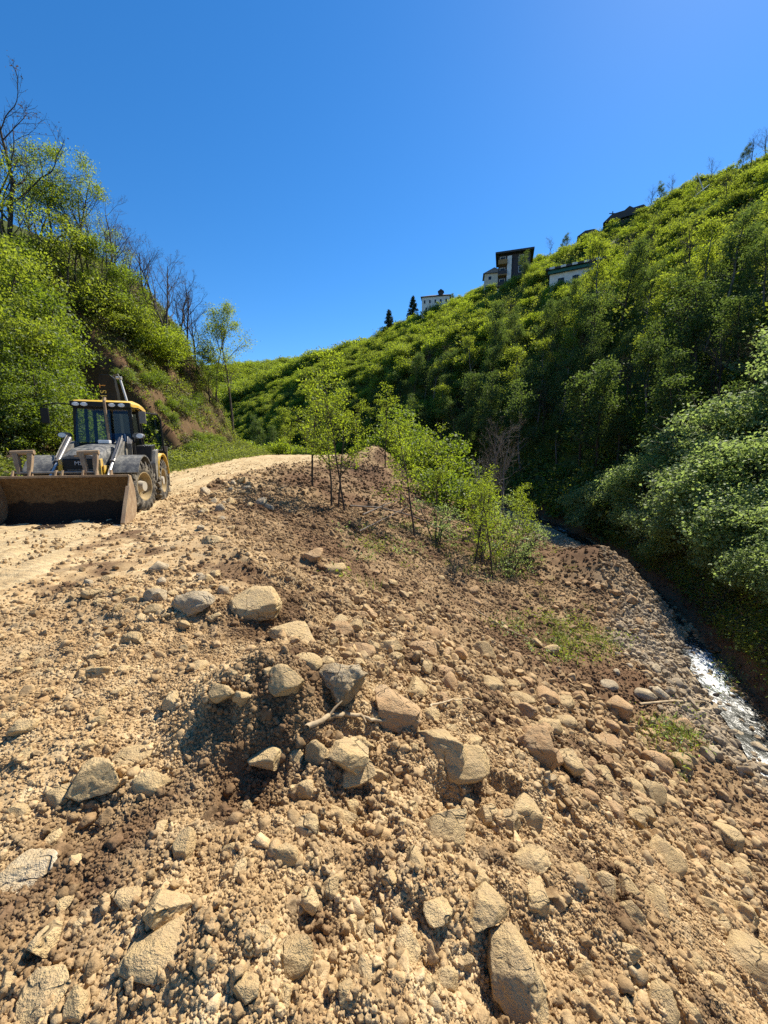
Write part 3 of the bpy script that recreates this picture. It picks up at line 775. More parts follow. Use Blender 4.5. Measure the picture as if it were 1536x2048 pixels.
def place_clods(n, dmin, dmax, power, smin, smax, sexp, sink, keep=0.1, kpow=1.0, amin=-1.15, amax=1.15, dmin_=0.15):
    x, y = pts_polar(n, dmin, dmax, amin, amax, power)
    rb = rubble(x, y)
    dens = np.clip(0.6 + 1.7 * fbm(x * 1.5, y * 1.5, 61, 3), dmin_, 1)
    s = x - xs(y) - 0.85
    ok = (rng.random(n) < rb ** kpow * dens * 1.1) & (xl(y) - x < 0) & (s < 0.2) & (np.abs(x - xs(y)) > 0.5)
    x, y = x[ok], y[ok]
    r = smin * (smax / smin) ** (rng.random(len(x)) ** sexp)
    z = H(x, y) + r * rng.uniform(-sink, 0.45, len(x))
    dk, g, gn = zones(x, y)
    sc = np.stack([r * rng.uniform(.7, 1.15, len(x)), r * rng.uniform(.7, 1.15, len(x)), r * rng.uniform(.55, 1, len(x))], 1)
    return np.stack([x, y, z], 1), sc, {'dark': dk * 0.95, 'grey': g, 'green': gn * 0}
p, sc, at = place_clods(620000, 0.5, 4.2, 0.66, 0.0035, 0.012, 1.3, 0.4, dmin_=0.4)
scatter('soil_crumbs', p, sc, CLOD, 'fine dusty crumbs of soil covering the near slope', 5, attrs=at)
scatter('banked_crumbs', *BANKED[:2], CLOD, 'crumbs of soil banked up against the stones', 6, attrs=BANKED[2])
p, sc, at = place_clods(230000, 0.5, 5.5, 0.68, 0.005, 0.016, 1.8, 0.4, kpow=1.3)
pb, sb_, ab = place_clods(9000, 0.6, 5.5, 0.7, 0.014, 0.042, 2.2, 0.2)
p = np.concatenate([p, pb]); sc = np.concatenate([sc, sb_]); at = {k: np.concatenate([at[k], ab[k]]) for k in at}
scatter('soil_clods', p, sc, CLOD, 'dusty lumps and clods of soil covering the near slope', 1, attrs=at)
p, sc, at = place_clods(260000, 2.6, 16, 0.64, 0.007, 0.05, 2.8, 0.4, dmin_=0.5)
scatter('rubble_gravel', p, sc, CLOD[:3] + PEB, 'broken stones and gravel covering the slope', 2, attrs=at)
p, sc, at = place_clods(60000, 11, 40, 0.75, 0.022, 0.12, 2.4, 0.35, amin=-0.45, amax=0.75, dmin_=0.5)
scatter('bank_gravel', p, sc, CLOD[:3] + PEB, 'gravel and stones on the far bank of fill', 3, attrs=at)
# washed gravel of the stream bed
n = 14000
y = rng.uniform(1, 26, n); x = xf(y) - 0.3 + (xs(y) + 0.9 - xf(y)) * rng.random(n)
r = 0.02 * (6.0 ** (rng.random(n) ** 2.2))
z = H(x, y) + r * rng.uniform(-0.3, 0.5, n)
dk, g, gn = zones(x, y)
scatter('stream_gravel', np.stack([x, y, z], 1), np.stack([r, r * 0.8, r * 0.6], 1), PEB, 'grey washed gravel along the stream', 4,
        attrs={'dark': dk * 0.3, 'grey': np.clip(g + 0.2, 0, 1), 'green': g * 0})

n = 5000
y = 2 + 30 * rng.random(n) ** 1.2; x = xr(y) - 0.2 - 4.5 * rng.random(n) ** 1.8
r = 0.008 * (5.0 ** (rng.random(n) ** 2.6))
z = H1(x, y) + 0.02 + r * 0.3
scatter('road_pebbles', np.stack([x, y, z], 1), np.stack([r, r * 0.85, r * 0.7], 1), PEB, 'pebbles and crumbs lying on the dirt road', 7, attrs={'dark': x * 0 + 0.1, 'grey': x * 0, 'green': x * 0})

# packed cobbles of the spill, beyond those built one by one
SPILL = [(640, 1200), (820, 1190), (1000, 1290), (1220, 1400), (1380, 1500), (1536, 1680), (1536, 1850), (1330, 1720), (1110, 1610), (930, 1480), (820, 1390), (690, 1310)]
cand = []
rs = random.Random(31)
while len(cand) < 1000:
    u, v = rs.uniform(640, 1536), rs.uniform(1190, 1850)
    if inpoly(u, v, SPILL): cand.append((u, v))
pts_, rad_ = [], []
for (u, v) in cand:
    p_, t_ = hit(u, v); pts_.append(p_); rad_.append((0.009 + 0.016 * rs.random() ** 2.2) * max(1.0, t_ * 0.55))
pts_ = np.repeat(np.array(pts_), 3, 0); rad_ = np.repeat(np.array(rad_), 3); rj = np.random.default_rng(32)
rad_ = rad_ * rj.uniform(0.7, 1.25, len(rad_)); pts_[:, :2] += rj.normal(0, 1, (len(rad_), 2)) * (rad_ * 2.5)[:, None]
pts_[:, 2] = H(pts_[:, 0], pts_[:, 1]) + rad_ * 0.35
sa = np.array([[rs.uniform(.8, 1.2), rs.uniform(.65, 1.0), rs.uniform(.55, .85)] for _ in rad_]) * rad_[:, None]
scatter('spill_rubble', pts_, sa, PEB + CLOD[:1], 'packed small cobbles of the spill down the slope', 8, attrs={'dark': 0.25 * zones(pts_[:, 0], pts_[:, 1])[0], 'grey': pts_[:, 0] * 0, 'green': pts_[:, 0] * 0})
# ------------------------------------------------------------------ vegetation
def leaf_material(name, c0, c1, trans, tfac=0.5, gloss=0.03):
    m, nt, out = newmat(name)
    oi = N(nt, 'ShaderNodeObjectInfo'); t = attr(nt, 'tint')
    f = math_(nt, 'ADD', math_(nt, 'MULTIPLY', t, 0.7), math_(nt, 'MULTIPLY', oi.outputs['Random'], 0.3))
    c = mix(nt, f, c0, c1)
    tr = mix(nt, f, tuple(q * 0.6 for q in trans), trans)
    d = N(nt, 'ShaderNodeBsdfDiffuse'); nt.links.new(c, d.inputs[0])
    tl = N(nt, 'ShaderNodeBsdfTranslucent'); nt.links.new(tr, tl.inputs[0])
    a = N(nt, 'ShaderNodeMixShader'); a.inputs[0].default_value = tfac
    nt.links.new(d.outputs[0], a.inputs[1]); nt.links.new(tl.outputs[0], a.inputs[2])
    g = N(nt, 'ShaderNodeBsdfGlossy'); g.inputs['Roughness'].default_value = 0.6; g.inputs[0].default_value = (0.9, 0.95, 0.85, 1)
    b = N(nt, 'ShaderNodeMixShader'); b.inputs[0].default_value = gloss
    nt.links.new(a.outputs[0], b.inputs[1]); nt.links.new(g.outputs[0], b.inputs[2])
    nt.links.new(b.outputs[0], out.inputs['Surface'])
    return m
L_HAZEL = leaf_material('hazel_leaf', (0.05, 0.085, 0.01), (0.16, 0.20, 0.025), (0.46, 0.56, 0.04), 0.5)
L_SPRING = leaf_material('spring_leaf', (0.07, 0.12, 0.01), (0.17, 0.23, 0.02), (0.46, 0.58, 0.03), 0.55)
L_DARK = leaf_material('dark_leaf', (0.035, 0.06, 0.014), (0.085, 0.125, 0.025), (0.22, 0.32, 0.05), 0.4)
L_GREYG = leaf_material('grey_green_leaf', (0.10, 0.145, 0.04), (0.23, 0.285, 0.095), (0.50, 0.66, 0.16), 0.45, 0.04)
L_IVY = leaf_material('ground_cover_leaf', (0.06, 0.085, 0.012), (0.16, 0.18, 0.03), (0.38, 0.44, 0.05), 0.45, 0.03)
L_NEEDLE = leaf_material('needle', (0.015, 0.035, 0.014), (0.035, 0.06, 0.022), (0.05, 0.08, 0.02), 0.2)
L_RUSSET = leaf_material('russet_bud', (0.07, 0.045, 0.03), (0.13, 0.09, 0.055), (0.15, 0.10, 0.05), 0.3)
L_THICK = leaf_material('thicket_leaf', (0.03, 0.06, 0.007), (0.12, 0.165, 0.015), (0.33, 0.46, 0.025), 0.5, 0.04)
L_GRASS = leaf_material('grass_blade', (0.07, 0.11, 0.02), (0.16, 0.19, 0.05), (0.30, 0.36, 0.06), 0.45)
def bark(name, a, b):
    m, nt, out = newmat(name)
    tc = N(nt, 'ShaderNodeTexCoord'); mp = N(nt, 'ShaderNodeMapping'); mp.inputs['Scale'].default_value = (1, 1, 0.25)
    nt.links.new(tc.outputs['Object'], mp.inputs[0])
    n = noise(nt, mp.outputs[0], 14, 4, 0.6)
    principled(nt, out, ramp(nt, n, [(0.35, a), (0.65, b)]), 0.9, 0.15, bump(nt, n, 0.01, 0.6))
    return m
M_BARK = bark('bark', (0.05, 0.04, 0.03), (0.15, 0.125, 0.10))
M_BARKD = bark('dark_bark', (0.035, 0.028, 0.022), (0.10, 0.08, 0.065))
M_TWIG = bark('grey_twig', (0.10, 0.085, 0.075), (0.22, 0.19, 0.165))

def tubes(polys):
    V = []; Fq = []; base = 0
    for pts, rad, sides in polys:
        pts = np.asarray(pts); n = len(pts)
        tan = np.gradient(pts, axis=0); tan /= np.linalg.norm(tan, axis=1)[:, None] + 1e-9
        ref = np.array([1.0, 0, 0]) if abs(tan[0, 0]) < 0.8 else np.array([0, 1.0, 0])
        a = np.cross(tan, ref); a /= np.linalg.norm(a, axis=1)[:, None] + 1e-9
        b = np.cross(tan, a)
        ang = np.arange(sides) / sides * 2 * np.pi
        ring = pts[:, None, :] + np.asarray(rad)[:, None, None] * (np.cos(ang)[None, :, None] * a[:, None, :] + np.sin(ang)[None, :, None] * b[:, None, :])
        V.append(ring.reshape(-1, 3))
        i = base + np.arange(n * sides).reshape(n, sides); j = np.roll(i, -1, axis=1)
        Fq.append(np.stack([i[:-1], j[:-1], j[1:], i[1:]], -1).reshape(-1, 4))
        base += n * sides
    return np.concatenate(V), np.concatenate(Fq)

def leaves(rng, cen, size, aspect=0.6, up=0.5, var=0.6, out=None):
    """leaf-shaped quads; 'out' biases their faces outward"""
    n = len(cen)
    nm = rng.normal(size=(n, 3)); nm[:, 2] += up
    if out is not None: nm += out * 0.7
    nm /= np.linalg.norm(nm, axis=1)[:, None]
    ax = rng.normal(size=(n, 3)); ax -= (ax * nm).sum(1)[:, None] * nm; ax /= np.linalg.norm(ax, axis=1)[:, None]
    bx = np.cross(nm, ax)
    L = size * (1 + var * rng.uniform(-1, 1, n)); W = L * aspect
    fold = nm * (L * 0.12)[:, None]
    v = np.stack([cen - ax * (L / 2)[:, None], cen + bx * (W / 2)[:, None] + fold, cen + ax * (L / 2)[:, None] - fold * 0.5, cen - bx * (W / 2)[:, None] + fold], 1)
    tint = np.repeat(np.clip(rng.normal(0.5, 0.25, n), 0, 1), 4)
    return v.reshape(-1, 3), np.arange(4 * n).reshape(n, 4), tint

def grow(seed, height, r0, stems=1, levels=3, nb=(9, 6, 4), ratio=(0.45, 0.5, 0.5), ang=(0.9, 0.8, 0.8), t0=(0.35, 0.25, 0.2), up=(0.03, 0.10, 0.08), wob=(0.05, 0.12, 0.16), spread=0.25, lean=(0, 0), taper=0.25, rmin=0.006):
    rng = np.random.default_rng(seed)
    polys = []; anch = []
    def br(p, d, L, r, lev):
        n = max(3, int(L / (0.45 if lev == 0 else 0.25)) if L > 0.6 else 3); n = min(n, 14)
        pts = [p]; dd = d
        for _ in range(n):
            dd = dd + rng.normal(0, wob[min(lev, len(wob) - 1)], 3); dd[2] += up[min(lev, len(up) - 1)]
            dd = dd / np.linalg.norm(dd); p = p + dd * (L / n); pts.append(p)
        pts = np.array(pts); rad = np.maximum(np.linspace(r, r * taper, n + 1), rmin * 0.6)
        polys.append((pts, rad, (7, 5, 4, 3, 3)[lev]))
        if lev >= levels - 1:
            anch.extend(pts[1:]); return
        if lev == levels - 2: anch.extend(pts[n // 2:])
        k = nb[lev]
        for j in range(k):
            t = t0[lev] + (1 - t0[lev]) * (j + rng.random()) / k
            q = t * n; i = min(int(q), n - 1); pos = pts[i] + (pts[i + 1] - pts[i]) * (q - i)
            par = pts[i + 1] - pts[i]; par /= np.linalg.norm(par)
            az = rng.normal(size=3); az -= az.dot(par) * par; az /= np.linalg.norm(az)
            th = ang[lev] * rng.uniform(0.7, 1.25)
            nd = par * math.cos(th) + az * math.sin(th)
            br(pos, nd, L * ratio[lev] * (1.25 - 0.75 * t) * rng.uniform(0.7, 1.2), max(r * (1 - (1 - taper) * t) * 0.55, rmin), lev + 1)
    for s in range(stems):
        a = s / stems * 6.283 + rng.random()
        tilt = spread * rng.uniform(0.5, 1.1) if stems > 1 else 0.04
        d = np.array([math.cos(a) * tilt + lean[0], math.sin(a) * tilt + lean[1], 1.0]); d /= np.linalg.norm(d)
        p = np.array([math.cos(a) * 0.12, math.sin(a) * 0.12, -0.25]) if stems > 1 else np.array([0, 0, -0.25])
        br(p, d, height * rng.uniform(0.8, 1.05) if stems > 1 else height, r0 * (rng.uniform(0.6, 1) if stems > 1 else 1), 0)
    return polys, np.array(anch), rng

def tree_meshes(name, seed, leafmat, barkmat, nleaf=6000, lsize=0.08, lr=0.22, lup=0.6, lflat=0.6, keep=1.0, **kw):
    polys, an, rng = grow(seed, **kw)
    v, f = tubes(polys)
    wood = mesh_np(name + '_wood', v, f, True, [barkmat])
    crown = None
    if nleaf:
        if keep < 1: an = an[rng.random(len(an)) < keep]
        c = an[rng.integers(0, len(an), nleaf)] + rng.normal(size=(nleaf, 3)) * np.array([lr, lr, lr * lflat])
        v, f, t = leaves(rng, c, lsize, up=lup)
        crown = mesh_np(name + '_leaves', v, f, False, [leafmat], {'tint': t})
    return wood, crown

def shrub_meshes(name, seed, leafmat, barkmat, R=2.0, Hh=2.6, lobes=14, nleaf=5000, lsize=0.09, shell=0.35, up=0.5, flat=0.75, low=0.15):
    """dense leafy mass: uneven lobes carried on stems from one base, leaves in flat sprays"""
    rng = np.random.default_rng(seed)
    a = rng.uniform(0, 6.283, lobes); q = np.sqrt(rng.random(lobes))
    lc = np.stack([np.cos(a) * q * R * 0.75, np.sin(a) * q * R * 0.75, Hh * (low + (0.85 - low) * rng.random(lobes)) * (1.1 - 0.45 * q ** 2)], 1)
    lr = R * rng.uniform(0.26, 0.5, lobes)
    polys = []
    for c in lc:
        t = np.linspace(0, 1, 7)[:, None]
        s0 = np.array([c[0] * 0.12, c[1] * 0.12, -0.2])
        pts = s0 * (1 - t) ** 2 + 2 * t * (1 - t) * np.array([c[0] * 0.35, c[1] * 0.35, c[2] * 0.7]) + t ** 2 * c
        pts = pts + rng.normal(0, 0.03, pts.shape)
        polys.append((pts, np.linspace(0.035, 0.012, 7), 4))
        for _ in range(5):
            d = rng.normal(size=3); d[2] = abs(d[2]); d /= np.linalg.norm(d)
            e = c + d * R * 0.4; st = pts[4]
            polys.append((np.array([st, (st + e) / 2 + rng.normal(0, 0.05, 3), e]), np.array([0.012, 0.008, 0.004]), 3))
    v, f = tubes(polys)
    wood = mesh_np(name + '_wood', v, f, True, [barkmat])
    nsp = nleaf // 9
    k = rng.choice(lobes, nsp, p=(lr ** 2) / (lr ** 2).sum())
    d = rng.normal(size=(nsp, 3)); d /= np.linalg.norm(d, axis=1)[:, None]
    rr = 1 - shell * rng.random(nsp) ** 1.3
    sp = lc[k] + d * (lr[k] * rr)[:, None] * np.array([1, 1, flat]) + rng.normal(0, 0.04 * R, (nsp, 3))
    cen = np.repeat(sp, 9, 0) + rng.normal(size=(nsp * 9, 3)) * np.array([lsize * 1.5, lsize * 1.5, lsize * 0.55])
    cen[:, 2] = np.maximum(cen[:, 2], 0.02)
    v, f, t = leaves(rng, cen, lsize, up=up + 0.4, out=np.repeat(d, 9, 0))
    return wood, mesh_np(name + '_leaves', v, f, False, [leafmat], {'tint': t})

def merged(name, wood, crown):
    """one mesh with bark and leaf slots, for plants too small in view to show parts"""
    nv = len(wood.vertices)
    def get(me):
        v = np.empty(len(me.vertices) * 3, np.float32); me.vertices.foreach_get('co', v)
        f = np.empty(len(me.loops), np.int32); me.loops.foreach_get('vertex_index', f)
        return v.reshape(-1, 3), f.reshape(-1, 4)
    v1, f1 = get(wood); v2, f2 = get(crown)
    t = np.concatenate([np.zeros(nv), np.array([d.value for d in crown.attributes['tint'].data])])
    return mesh_np(name, np.concatenate([v1, v2]), np.concatenate([f1, f2 + nv]), False, [wood.materials[0], crown.materials[0]], {'tint': t},
                   np.concatenate([np.zeros(len(f1)), np.ones(len(f2))]))

def plant(name, label, cat, wood, crown, loc, scl=1.0, rz=0.0, group=None, tilt=(0, 0), woodname='trunk', crownname='crown'):
    r = link(name, None, None, loc, (tilt[0], tilt[1], rz), scl)
    tag(r, label, cat, group)
    link(woodname, wood, r)
    if crown is not None:
        c = link(crownname, crown, r)
        if crownname == 'buds': c['kind'] = 'stuff'
    return r
def gz(x, y):
    return float(H1(np.array([x]), np.array([y]))[0])
def by_px(u, y, vtop=None, h0=None):
    """standing on the ground in column u at distance y; scale so that its top reaches pixel row vtop"""
    x, y, z = spot(u, y)
    if vtop is None: return (x, y, z - 0.05), 1.0
    d = ray(u, vtop)
    top = CAM_H + d[2] / d[1] * y
    return (x, y, z - 0.05), max(0.3, (top - z) / h0)

# --- prototypes
rngp = random.Random(5)
BUSH = [merged('hazel_bush', *shrub_meshes('hazel', 500 + k, (L_HAZEL, L_SPRING, L_HAZEL, L_SPRING)[k % 4], M_BARK, R=1.9, Hh=2.3, lobes=11, nleaf=3600, lsize=0.17, shell=0.45)) for k in range(5)]
BUSHN = [shrub_meshes('hazel_near', 520 + k, (L_HAZEL, L_SPRING, L_HAZEL)[k], M_BARK, R=2.0, Hh=3.0, lobes=16, nleaf=9000, lsize=0.11, shell=0.5) for k in range(3)]
THICK = [shrub_meshes('thicket', 530 + k, L_THICK, M_BARK, R=2.2, Hh=3.1, lobes=13, nleaf=6500, lsize=0.125, shell=0.4, flat=0.6) for k in range(3)]
GREYB = [shrub_meshes('streamside', 540 + k, L_GREYG, M_BARK, R=2.1, Hh=3.2, lobes=18, nleaf=15000, lsize=0.095, shell=0.55, flat=0.6, up=0.9) for k in range(3)]
DTREE = [tree_meshes('slope_tree', 560 + k, (L_DARK, L_DARK, L_DARK, L_HAZEL)[k], (M_BARKD, M_TWIG)[k % 2], nleaf=4200, lsize=0.15, lr=0.32, height=8.0, r0=0.12, levels=3, nb=(13, 6), t0=(0.3, 0.2), ratio=(0.27, 0.5), ang=(1.05, 0.8)) for k in range(4)]
DTREEM = [merged('slope_tree', w, c) for (w, c) in DTREE]
BARE = [tree_meshes('bare_tree', 580 + k, L_RUSSET, M_BARKD if k % 2 else M_TWIG, nleaf=700, lsize=0.05, lr=0.1, height=8.0, r0=0.13, levels=4, nb=(11, 7, 5), ratio=(0.5, 0.5, 0.5), ang=(0.75, 0.75, 0.7), t0=(0.3, 0.2, 0.2), wob=(0.08, 0.13, 0.16)) for k in range(3)]
BAREM = merged('bare_tree', *BARE[1])
YOUNG = [tree_meshes('young_tree', 600 + k, L_SPRING, M_BARKD, nleaf=1600, lsize=0.09, lr=0.15, lflat=0.5, height=6.0, r0=0.055, levels=3, nb=(14, 6), t0=(0.32, 0.2), ratio=(0.30, 0.45), ang=(1.0, 0.8), up=(0.03, 0.06), wob=(0.04, 0.10)) for k in range(4)]
SPARSE = [tree_meshes('sparse_tree', 620 + k, L_SPRING, M_BARK, nleaf=6500, lsize=0.085, lr=0.24, height=9.0, r0=0.10, levels=4, nb=(12, 6, 4), t0=(0.35, 0.25, 0.2), ratio=(0.34, 0.5, 0.5), ang=(0.85, 0.8, 0.7), up=(0.03, 0.09, 0.06)) for k in range(2)]
def conifer(seed, h=7.0):
    rng = np.random.default_rng(seed)
    polys = [(np.array([[0, 0, -0.3], [0, 0, h * 0.5], [0, 0, h]]), np.array([0.14, 0.08, 0.02]), 6)]
    cs = []
    for i in range(110):
        t = rng.random() ** 0.8; z = h * (0.08 + 0.9 * t); L = 1.9 * (1 - t) ** 0.8 + 0.2; a = rng.uniform(0, 6.283)
        e = np.array([math.cos(a) * L, math.sin(a) * L, z - 0.10 * L]); s = np.array([0, 0, z])
        polys.append((np.array([s, (s + e) / 2 + [0, 0, 0.06], e]), np.array([0.02, 0.014, 0.006]), 3))
        k = int(40 * L) + 8
        q = rng.random((k, 1)) ** 0.7
        cs.append(s + (e - s) * q + rng.normal(0, 0.12, (k, 3)))
    c = np.concatenate(cs)
    v, f = tubes(polys); wood = mesh_np('conifer_wood', v, f, True, [M_BARKD])
    v, f, t = leaves(rng, c, 0.30, 0.35, up=0.6)
    return wood, mesh_np('conifer_leaves', v, f, False, [L_NEEDLE], {'tint': t})
CONIF = [conifer(640), conifer(641)]

# --- trees and saplings on the fill slope
def px_tree(u, y, vtop, protos, k, h0, name, label, cat='tree', group=None, rz=0.0, tilt=(0, 0), **kw):
    loc, s = by_px(u, y, vtop, h0)
    w, c = protos[k % len(protos)]
    return plant(name, label, cat, w, c, loc, s, rz, group, tilt, **kw)
px_tree(624, 18.0, 690, YOUNG, 0, 6.2, 'young_tree', 'slender young tree with a straight dark trunk just below the crest of the bank', rz=1.0)
px_tree(664, 15.5, 745, YOUNG, 1, 6.2, 'young_tree', 'young tree, tallest stem of the clump of three on the dark bank', rz=2.2)
px_tree(676, 15.3, 800, YOUNG, 2, 6.2, 'young_tree', 'thin middle stem of the clump of three young trees on the dark bank', rz=0.3, tilt=(0, 0.05))
px_tree(690, 15.1, 770, YOUNG, 3, 6.2, 'young_tree', 'leaning stem of the clump of three young trees on the dark bank', rz=4.0, tilt=(0, 0.13))
px_tree(830, 14.6, 820, YOUNG, 0, 6.2, 'leafy_tree', 'bright green leafy young tree leaning on the slope with brushwood at its foot', rz=3.0, tilt=(0, 0.12))
px_tree(870, 17.5, 850, YOUNG, 2, 6.2, 'leafy_tree', 'full leafy young tree behind the leaning one at the slope foot', rz=5.0)
px_tree(800, 19.0, 870, YOUNG, 1, 6.2, 'leafy_tree', 'young tree with low branches on the dark bank behind the leaning tree', rz=0.2)
px_tree(1045, 17.0, 960, YOUNG, 0, 6.2, 'sapling', 'thin pale sapling beside the far bend of the stream', rz=2.9)
px_tree(950, 14.2, 930, YOUNG, 1, 6.2, 'sapling', 'pale sapling with a slanting thin stem near the foot of the slope', rz=0.8, tilt=(0, 0.18))
px_tree(986, 13.2, 955, YOUNG, 3, 6.2, 'sapling', 'pale sapling with long upright stem standing in stones at the slope foot', rz=2.6, tilt=(0, 0.10))
px_tree(1020, 15.0, 980, YOUNG, 2, 6.2, 'sapling', 'pale leafy sapling closest to the stream on the rubble tongue', rz=5.6, tilt=(0, 0.1))
px_tree(770, 30.0, 770, YOUNG, 1, 6.2, 'young_tree', 'young leafy tree behind the soil heap at the bend', rz=5.1)
px_tree(716, 36.0, 790, YOUNG, 2, 6.2, 'young_tree', 'young leafy tree beside the road past the soil heap', rz=2.0)
px_tree(580, 44.0, 830, YOUNG, 3, 6.2, 'young_tree', 'thin roadside tree where the road leaves sight', rz=0.5)
px_tree(612, 50.0, 800, YOUNG, 0, 6.2, 'young_tree', 'roadside tree with a dark trunk beyond the end of the road', rz=1.5)
px_tree(975, 19.0, 850, BARE, 0, 8.2, 'twiggy_bush', 'grey-brown twiggy bush still bare behind the slope-foot saplings', 'bush', rz=0.4, woodname='stems', crownname='buds')
px_tree(1005, 22.0, 880, BARE, 2, 8.2, 'twiggy_bush', 'bare twiggy bush against the dark valley forest', 'bush', rz=2.4, woodname='stems', crownname='buds')
for i, (u, y, vt, k, lab) in enumerate([(905, 26, 880, 1, 'hazel bush between the leafy young trees and the valley forest'),
                                        (795, 40, 815, 2, 'yellow-green hazel bush beyond the soil heap'), (855, 36, 800, 0, 'tall hazel bush rising past the soil heap')]):
    loc, s = by_px(u, y, vt, 3.0)
    plant('hazel_bush', lab, 'bush', *THICK[k], loc, s * 0.9, i * 1.3, woodname='stems', crownname='leaves')

AIRY = [shrub_meshes('airy_shrub', 670 + k, (L_GREYG, L_SPRING)[k % 2], M_BARK, R=1.5, Hh=2.6, lobes=11, nleaf=1500, lsize=0.08, shell=0.9, flat=0.8, low=0.05) for k in range(3)]
for i, (u, y_, s_, lab) in enumerate([(870, 15.2, 0.85, 'pale bushy shrub round the foot of the leaning young tree'), (965, 14.4, 0.75, 'low pale shrub below the slanting sapling'),
                                      (1020, 14.6, 0.85, 'pale bushy shrub by the upright sapling at the slope foot'), (1045, 16.5, 0.9, 'pale bushy shrub at the head of the rubble tongue'), (955, 18.5, 1.15, 'bushy shrub under the bare twiggy bush'), (1000, 20.0, 1.2, 'bushy shrub against the shaded valley trees')]):
    x_, yy, z_ = spot(u, y_)
    plant('airy_shrub', lab, 'shrub', *AIRY[i % 3], (x_, yy, z_ - 0.1), s_, i * 1.9, woodname='stems', crownname='leaves')

# --- left cutting
LT = [(22, 25, 190, BARE, 1, 8.2, 'tall dark bare tree at the top of the cutting above the loader', 'bare_tree'),
      (85, 27, 300, SPARSE, 0, 9.2, 'tree with several thin trunks and first leaves on top of the cutting', 'sparse_tree'),
      (125, 27.5, 300, SPARSE, 1, 9.2, 'straight thin-trunked tree in first leaf, tallest of the group on the cutting', 'sparse_tree'),
      (150, 28, 325, SPARSE, 0, 9.2, 'thin tree in first leaf next to bare trees on the cutting', 'sparse_tree'),
      (100, 26, 370, BARE, 0, 8.2, 'grey bare tree between thin leafing trees on the cutting', 'bare_tree'),
      (190, 30, 385, BARE, 1, 8.2, 'dark bare tree leaning over the top of the cutting', 'bare_tree'),
      (225, 31, 430, BARE, 2, 8.2, 'broad bare tree with fine grey twigs on the crest of the cutting', 'bare_tree'),
      (270, 33, 480, BARE, 0, 8.2, 'low bare tree with spreading twigs above the bright green shrub', 'bare_tree'),
      (345, 36, 505, BARE, 2, 8.2, 'bare grey tree beyond the bright green shrub', 'bare_tree'),
      (372, 38, 560, BARE, 1, 8.2, 'brownish bare tree on the nose of the cutting', 'bare_tree'),
      (55, 24, 330, SPARSE, 1, 9.2, 'leafing tree partly hidden by the thicket at the top of the cutting', 'sparse_tree'),
      (175, 28.5, 400, SPARSE, 0, 9.2, 'half-leafed tree in the middle of the bare trees on the cutting', 'sparse_tree'),
      (205, 29.5, 450, BARE, 0, 8.2, 'bare tree with upright grey stems in the middle of the crest', 'bare_tree'),
      (250, 31.5, 470, SPARSE, 1, 9.2, 'half-leafed tree leaning out from the crest above the hollow', 'sparse_tree'),
      (300, 34.0, 500, BARE, 1, 8.2, 'bare tree with dark spreading crown behind the bright green shrub', 'bare_tree'),
      (325, 35.0, 520, BARE, 0, 8.2, 'bare tree with thin forked stems behind the bright green shrub', 'bare_tree'),
      (360, 37.0, 550, BARE, 2, 8.2, 'grey bare tree bending down toward the nose of the cutting', 'bare_tree'),
      (395, 38.5, 610, BARE, 1, 8.2, 'low bare tree just before the light green tree on the nose', 'bare_tree'),
      (432, 39, 615, SPARSE, 0, 9.2, 'light green tree in young leaf on the nose of the cutting', 'sparse_tree'),
      (468, 40, 625, SPARSE, 1, 9.2, 'slim young-leafed tree standing lowest on the nose of the cutting', 'sparse_tree')]
for i, (u, y, vt, pr, k, h0, lab, nm) in enumerate(LT):
    w, c = pr[k]
    loc, s = by_px(u, y, vt, h0)
    plant(nm, lab, 'tree', w, c, loc, s, i * 2.1, 'trees along the top of the cutting', (0, 0.08 if pr is BARE else 0), crownname='buds' if pr is BARE else 'crown')
LS = [(20, 15.5, 2.2, 0), (75, 17.0, 2.4, 1), (40, 19.0, 2.6, 2), (5, 21.0, 2.6, 1), (70, 21.5, 2.2, 2), (30, 24.0, 2.6, 0), (-30, 17.5, 2.4, 1), (-60, 20, 2.6, 2), (-20, 23, 2.6, 0), (40, 26, 2.0, 1), (-90, 16, 2.2, 0)]
for i, (u, y, s, k) in enumerate(LS):
    x, yy, z = spot(u, y)
    plant('hazel_bush', 'leafy bright green bush of the thicket over the loader', 'bush', *THICK[k], (x, yy, z - 0.3), s * 0.42, i * 1.7, 'bushes of the thicket above the loader', (0.25, 0.3), woodname='stems', crownname='leaves')
for i, (u, y, vt, k, lab) in enumerate([(290, 31, 525, 1, 'vivid light green shrub crowning the dark hollow of the cutting'), (255, 30, 585, 2, 'green shrub hanging over the dark hollow of the cutting'),
                                        (330, 33, 590, 1, 'yellow-green shrub at the right rim of the dark hollow'), (200, 29, 560, 0, 'olive shrub among bare stems at the top of the hollow')]):
    loc, s = by_px(u, y, vt, 3.0)
    plant('leafy_shrub', lab, 'shrub', *BUSHN[k], loc, min(s, 1.1), i * 2.0, woodname='stems', crownname='leaves')
for i, (u, y, s) in enumerate([(350, 24, 0.35), (400, 31, 0.5), (385, 27, 0.35), (440, 35, 0.4), (310, 29.5, 0.55), (170, 17.5, 0.5), (365, 32, 0.5), (330, 28.2, 0.35), (420, 33, 0.35), (345, 30, 0.4), (390, 35, 0.5)]):
    x, yy, z = spot(u, y)
    plant('low_shrub', 'low scrubby shrub on the face of the cutting behind the loader', 'shrub', *THICK[i % 3], (x, yy, z - 0.15), s, i * 1.1, 'scrub on the face of the cutting', (0.3, 0.35), woodname='stems', crownname='leaves')

